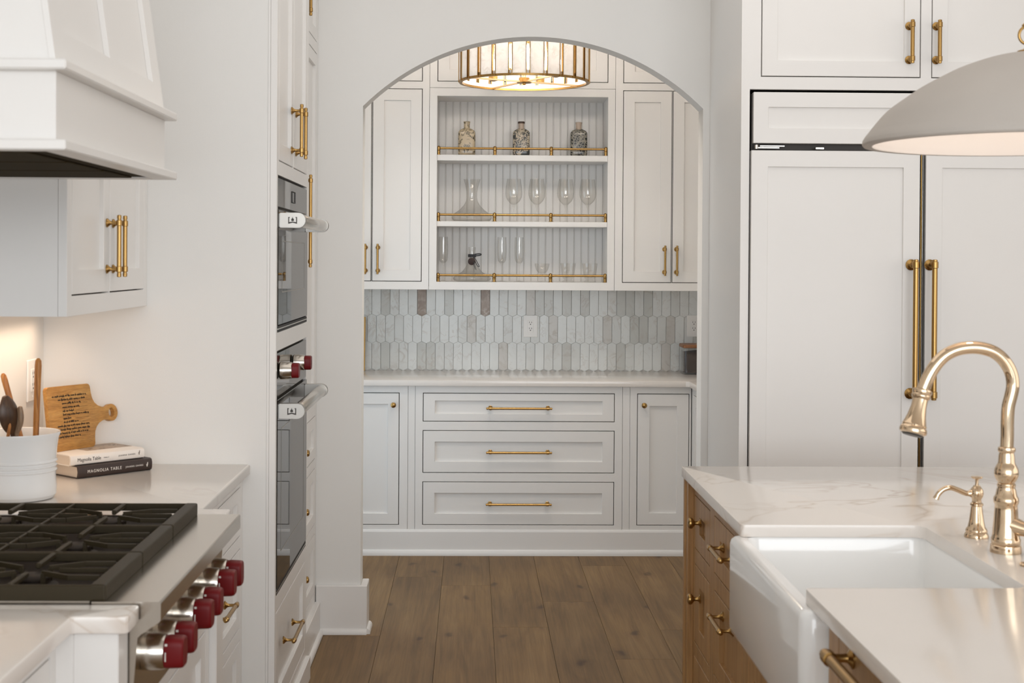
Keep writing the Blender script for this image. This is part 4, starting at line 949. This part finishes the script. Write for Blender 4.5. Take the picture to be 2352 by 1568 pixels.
dm = shaker('door', t, Fm, 1.0185, 1.6465, .10, 1.957, (.061, .060), .04, .008, w=.012); pull(dm, Fm, 1.612, 1.302, .512, True, .060, .0098, .0205, w=.012, inset=.020)
dm = shaker('door', t, Fm, 1.6615, 2.288, .10, 1.957, (.061, .060), .04, .008, w=.012); pull(dm, Fm, 1.681, 1.302, .512, True, .060, .0098, .0205, w=.012, inset=.020)
bm = bmesh.new(); box(bm, 1.6475, 1.6500, YF-.010, YF+.03, .11, 1.95); part('door_edge', bm, BRASS, t)
bm = bmesh.new(); box(bm, 1.6545, 1.6560, YF-.006, YF+.03, .11, 1.95); part('door_edge', bm, STEEL, t)
bm = bmesh.new(); box(bm, 1.045, 1.125, YF-.006, YF+.02, 1.9615, 1.9655); box(bm, 1.055, 1.145, YF-.002, YF+.02, 1.9685, 1.9720); lathe(bm, [(.007, 1.9595), (.007, 1.974)], (1.042, YF-.002, 0), 'Z', 16); box(bm, 1.26, 1.29, YF-.004, YF+.02, 1.960, 1.966); part('hinge', bm, STEEL, t)
part('toe_grille', B(1.03, 2.285, YF+.03, YF+.035, .0, .095), IRON, t)
# right of the refrigerator: plain wall filled by tall white pantry door, out of frame
struct('wall_fridge_side', B(2.362, 4.5, YF+.02, YF+.12, 0, H), WALL)

# ================================================================== ISLAND
IX = .676; Wi = mW(IX)
t = thing('kitchen_island', 'oak kitchen island cabinet with brass knobs and bar pulls', 'island', (1.3, 2.6, 0))
A = [(3.985, 4.262, .685, .845), (3.985, 4.262, .405, .640), (3.985, 4.262, .12, .365)]
Bq = [(3.500, 3.915, .685, .845), (3.500, 3.915, .405, .640), (3.500, 3.915, .12, .365)]
Cq = [(1.86, 2.585, .12, .862), (1.10, 1.82, .12, .862)]
bm = bmesh.new(); grid_plate(bm, (1.0, 4.345), (.10, .884), A+Bq+Cq+[(2.655, 3.445, .644, .9), (2.72, 3.05, .12, .61), (3.055, 3.42, .12, .61)], -.022, 0, Wi, .0008); part('face_frame', bm, OAKV, t)
part('end_panel', B(.699, 1.95, 4.325, 4.345, 0, .884), OAKV, t); part('end_panel', B(.699, 1.95, 1.0, 1.02, 0, .884), OAKV, t)
part('back_panel', B(1.93, 1.95, 1.021, 4.324, 0, .884), OAKV, t)
part('toe_board', B(.74, .76, 1.021, 4.324, 0, .10), OAKV, t)
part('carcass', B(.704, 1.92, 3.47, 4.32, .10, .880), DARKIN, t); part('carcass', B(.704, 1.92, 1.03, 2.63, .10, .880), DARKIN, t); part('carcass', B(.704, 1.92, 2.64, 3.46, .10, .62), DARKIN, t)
bm = bmesh.new(); box(bm, .660, .678, 4.285, 4.350, 0, .884, .002); box(bm, .655, .677, 4.325, 4.352, 0, .884, .004, 2); part('corner_post', bm, OAKV, t)
for h_ in A: d = shaker('drawer', t, Wi, *h_, (.085, .052), m=OAKV, gap=.003); knob(d, Wi, 4.145, (h_[2]+h_[3])/2+(.035 if h_[2] < .5 else .015), .0165, .032)
for i, h_ in enumerate(Bq): d = shaker('drawer', t, Wi, *h_, (.085, .052), m=OAKV, gap=.003); pull(d, Wi, 3.695, (.783, .600, .33)[i], .19, False, .036, .0065, .0135)
for h_ in ((2.72, 3.05, .12, .61), (3.055, 3.42, .12, .61)): d = shaker('door', t, Wi, *h_, .055, m=OAKV)
for i, h_ in enumerate(Cq):
    d = shaker('appliance_panel' if i == 0 else 'door', t, Wi, *h_, (.075, .075), m=OAKV, gap=.003); pull(d, Wi, 2.245 if i == 0 else 1.46, .848 if i == 0 else .80, .55, False, .042, .0105, .019, inset=.030)
# counter with apron cut-out
CZ0, CTH = .9145, .029
def rc(cx, cy, r, a0, a1, n=6): return [(cx+r*math.cos(math.radians(a0+(a1-a0)*i/n)), cy+r*math.sin(math.radians(a0+(a1-a0)*i/n))) for i in range(n+1)]
r_ = .012; rr = .03
P = rc(.650+r_, 4.368-r_, r_, 180, 90)+[(2.0, 4.368), (2.0, .95), (.650, .95)]+rc(.650+r_, 2.741-r_, r_, 180, 90)+rc(1.088-rr, 2.741+rr, rr, 270, 360)+rc(1.088-rr, 3.395-rr, rr, 0, 90)+rc(.650+r_, 3.395+r_, r_, 270, 180)
bm = bmesh.new(); fill2d(bm, P, [], CTH, 0)
ed = [e for e in bm.edges if len(e.link_faces) == 2 and e.calc_face_angle(0) > .9 and abs(e.verts[0].co.z-e.verts[1].co.z) < 1e-5]
bmesh.ops.bevel(bm, geom=ed, offset=.0045, segments=3, affect='EDGES', profile=.5, clamp_overlap=True)
bmesh.ops.translate(bm, verts=bm.verts, vec=(0, 0, CZ0-CTH))
tag(mk('countertop', bm, QUARTZ, None, .5, org=(1.3, 2.6, 0)), 'white veined quartz island top cut out around the apron sink', 'countertop')
# farmhouse sink
t = thing('apron_sink', 'white fireclay apron-front sink set in the island', 'sink', (.87, 3.05, .65))
x0, x1, y0, y1 = .626, 1.120, 2.665, 3.435
L_ = []
for ins, z in ((.030, .646), (.012, .649), (.004, .656), (0, .668), (0, .868), (.003, .878), (.010, .8845), (.016, .8855), (.024, .8850)): L_.append(rrect(x0+ins, x1-ins, y0+ins, y1-ins, .030-ins*.4, z, 6))
for ins, z in ((.0, .884), (.003, .875), (.006, .80), (.010, .70), (.018, .682), (.035, .675)): L_.append(rrect(.662+ins, 1.092-ins, 2.734+ins, 3.402-ins, .032, z, 6))
bm = bmesh.new(); loft(bm, L_); part('basin', bm, CERAM, t, .7)
bm = bmesh.new(); lathe(bm, [(.045, .6755), (.045, .678), (.034, .678), (.030, .676), (.002, .6758)], (.875, 3.07, 0), 'Z', 28); part('drain', bm, NICKEL, t, .6)

# ---- faucet
FX, FY, FZ = 1.172, 3.083, .9145
t = thing('bridge_faucet', 'tall polished gooseneck faucet with bell-shaped spray head behind the sink', 'faucet', (FX, FY, FZ))
prof = [(.0335, 0), (.0338, .004), (.0325, .016), (.0300, .018), (.0312, .021), (.0312, .030), (.0295, .033), (.0285, .040), (.0262, .070), (.0245, .095), (.0238, .104), (.0262, .108), (.0270, .113), (.0262, .120), (.0232, .124), (.0205, .137), (.0185, .142), (.0198, .146), (.0195, .150), (.0175, .152), (.0200, .156), (.0245, .164), (.0262, .172), (.0252, .182), (.0215, .190), (.0190, .194), (.0178, .198), (.0170, .212), (.0155, .218), (.0180, .220), (.0190, .224), (.0180, .229), (.0150, .231)]
bm = bmesh.new(); lathe(bm, prof, (FX, FY, FZ), 'Z', 36); part('column', bm, NICKEL, t, .7)
px = [(2308, 1030), (2309, 1000), (2309, 962), (2311, 930), (2317, 905), (2321, 880), (2316, 851), (2300, 824), (2277, 805), (2249, 796), (2220, 794), (2190, 799), (2162, 813), (2140, 836), (2123, 865), (2110, 897)]
pts = smooth_pts([(FX+(a-2308)/1060, FY, FZ+(1268-b)/1060) for a, b in px], 4)
bm = bmesh.new(); tube(bm, pts, .0142, 22); part('gooseneck', bm, NICKEL, t, .7)
c0 = Vector(pts[-1]); dr = (Vector((FX+(2086-2308)/1060, FY-.012, FZ+(1268-984)/1060))-c0); Ld = dr.length; Q = dr.to_track_quat('Z', 'X').to_matrix()
bm = bmesh.new(); lathe(bm, [(.0150, -.006), (.0205, -.004), (.0215, .001), (.0190, .006), (.0205, .009), (.0200, .013), (.0165, .017), (.0170, .035), (.0205, .055), (.0255, .072), (.0270, .075), (.0262, .078), (.0290, .082), (.0300, .087), (.0288, .092), (.0240, .095), (.020, .0945)], c0, 'Z', 32, mtx=Q); sh_ = part('spray_head', bm, NICKEL, t, .7)
bm = bmesh.new(); lathe(bm, [(.0235, .0950), (.0200, .0985), (.002, .0990)], c0, 'Z', 28, mtx=Q); mk('spray_face', bm, mat('spray_face', (.05, .045, .04), .4), sh_, .6)
bm = bmesh.new(); tube(bm, [(FX+.004, FY-.006, FZ+.062), (FX+.026, FY-.022, FZ+.056), (FX+.044, FY-.034, FZ+.052)], [.022, .017, .0145], 20)
lathe(bm, [(.002, -.020), (.012, -.017), (.0185, -.008), (.0195, 0), (.0185, .008), (.013, .016), (.008, .020)], (FX+.050, FY-.038, FZ+.052), 'Z', 24); part('valve_arm', bm, NICKEL, t, .8)
bm = bmesh.new(); lathe(bm, [(.007, 0), (.0095, .004), (.0060, .010), (.0085, .016), (.0115, .030), (.0118, .055), (.0095, .075), (.005, .086), (.001, .089)], (FX+.050, FY-.038, FZ+.070), 'Z', 24); part('lever', bm, NICKEL, t, .8)
# soap dispenser
DX, DY = 1.167, 3.250
t = thing('soap_dispenser', 'polished soap dispenser with curved spout left of the faucet', 'soap dispenser', (DX, DY, FZ))
bm = bmesh.new(); lathe(bm, [(.0275, 0), (.0278, .003), (.0262, .009), (.0240, .012), (.0250, .015), (.0235, .020), (.0200, .024), (.0165, .040), (.0140, .060), (.0125, .072), (.0150, .074), (.0148, .078), (.0110, .081), (.0105, .088), (.0140, .094), (.0155, .101), (.0145, .109), (.0105, .115), (.0080, .118), (.0072, .120)], (DX, DY, FZ), 'Z', 30); part('column', bm, NICKEL, t, .7)
bm = bmesh.new(); lathe(bm, [(.0042, .118), (.0036, .126), (.0042, .133), (.0125, .1365), (.0135, .1385), (.0125, .1405), (.002, .142)], (DX, DY, FZ), 'Z', 24); part('pump_button', bm, NICKEL, t, .7)
bm = bmesh.new(); tube(bm, smooth_pts([(DX-.010, DY, FZ+.102), (DX-.024, DY, FZ+.101), (DX-.042, DY, FZ+.108), (DX-.060, DY, FZ+.114), (DX-.076, DY, FZ+.111), (DX-.088, DY, FZ+.101), (DX-.095, DY, FZ+.088)], 4), [.0085]*3+[.0062]*13+[.0060]*7+[.0072]*2, 16); part('spout', bm, NICKEL, t, .7)
# air switch button
t = thing('air_switch', 'small round metal button on the counter right of the faucet', 'button', (1.163, 2.941, FZ))
bm = bmesh.new(); lathe(bm, [(.0215, 0), (.0215, .004), (.0190, .0065), (.0140, .007), (.0135, .0045)], (1.170, 2.941, FZ), 'Z', 26); part('collar', bm, NICKEL, t, .6)
bm = bmesh.new(); lathe(bm, [(.0128, .003), (.0128, .010), (.010, .0115), (.001, .012)], (1.170, 2.941, FZ), 'Z', 26); part('push_cap', bm, NICKEL, t, .6)

# ---- pendant
PX, PY, PZ, PR = 1.217, 3.10, 1.806, .350
t = thing('dome_pendant', 'large plaster dome pendant lamp hanging over the island', 'pendant lamp', (PX, PY, PZ))
tab = [(1, 0), (.985, .045), (.965, .09), (.93, .175), (.85, .34), (.75, .475), (.65, .60), (.54, .71), (.43, .81), (.32, .885), (.21, .945), (.10, .985), (.034, 1)]
prof = [(p.x*PR, .012+p.y*.192) for p in smooth_pts([(a, b, 0) for a, b in tab], 3)]
outp = [(PR-.002, 0)]+[(PR+.001, .004)]+prof
innp = [(max(.010, r-.020), max(.0, h-.016)) for r, h in prof[::-1]]
bm = bmesh.new(); lathe(bm, [(PR-.019, .0)]+outp, (PX, PY, PZ), 'Z', 96, False, True); part('shade', bm, PLASTER, t, .6)
bm = bmesh.new(); lathe(bm, [(max(.006, r), h) for r, h in innp]+[(PR-.0195, .0)], (PX, PY, PZ), 'Z', 96, True, False); part('shade_lining', bm, PLASTIN, t, .6)
bm = bmesh.new(); lathe(bm, [(.022, .200), (.022, .206), (.012, .209), (.006, .213), (.006, .222)], (PX, PY, PZ), 'Z', 24); part('cap', bm, BRASS, t, .6)
bm = bmesh.new(); tube(bm, [(PX+.0195*math.cos(2*PI*i/36), PY, PZ+.240+.0195*math.sin(2*PI*i/36)) for i in range(36)]+[(PX+.0195, PY, PZ+.240)], .0032, 10, False); part('ring', bm, BRASS, t, .8)
bm = bmesh.new(); tube(bm, [(PX, PY, PZ+.262), (PX, PY, H-.02)], .005, 12); lathe(bm, [(.012, .257), (.013, .263), (.006, .27)], (PX, PY, PZ), 'Z', 16); part('rod', bm, BRASS, t, .7)
bm = bmesh.new(); lathe(bm, [(.06, 0), (.06, .012), (.02, .02)], (PX, PY, H-.021), 'Z', 24); part('canopy', bm, BRASS, t, .6)
bm = bmesh.new(); lathe(bm, [(.018, .185), (.020, .16), (.016, .135)], (PX, PY, PZ), 'Z', 20); part('socket', bm, BRASS, t, .6)
bm = bmesh.new(); lathe(bm, [(.014, .134), (.028, .115), (.032, .095), (.026, .075), (.006, .064)], (PX, PY, PZ), 'Z', 24); part('bulb', bm, BULB, t, .8)
plight('pendant_light', (PX, PY, PZ+.05), 2.3, (1, .87, .77), .03)
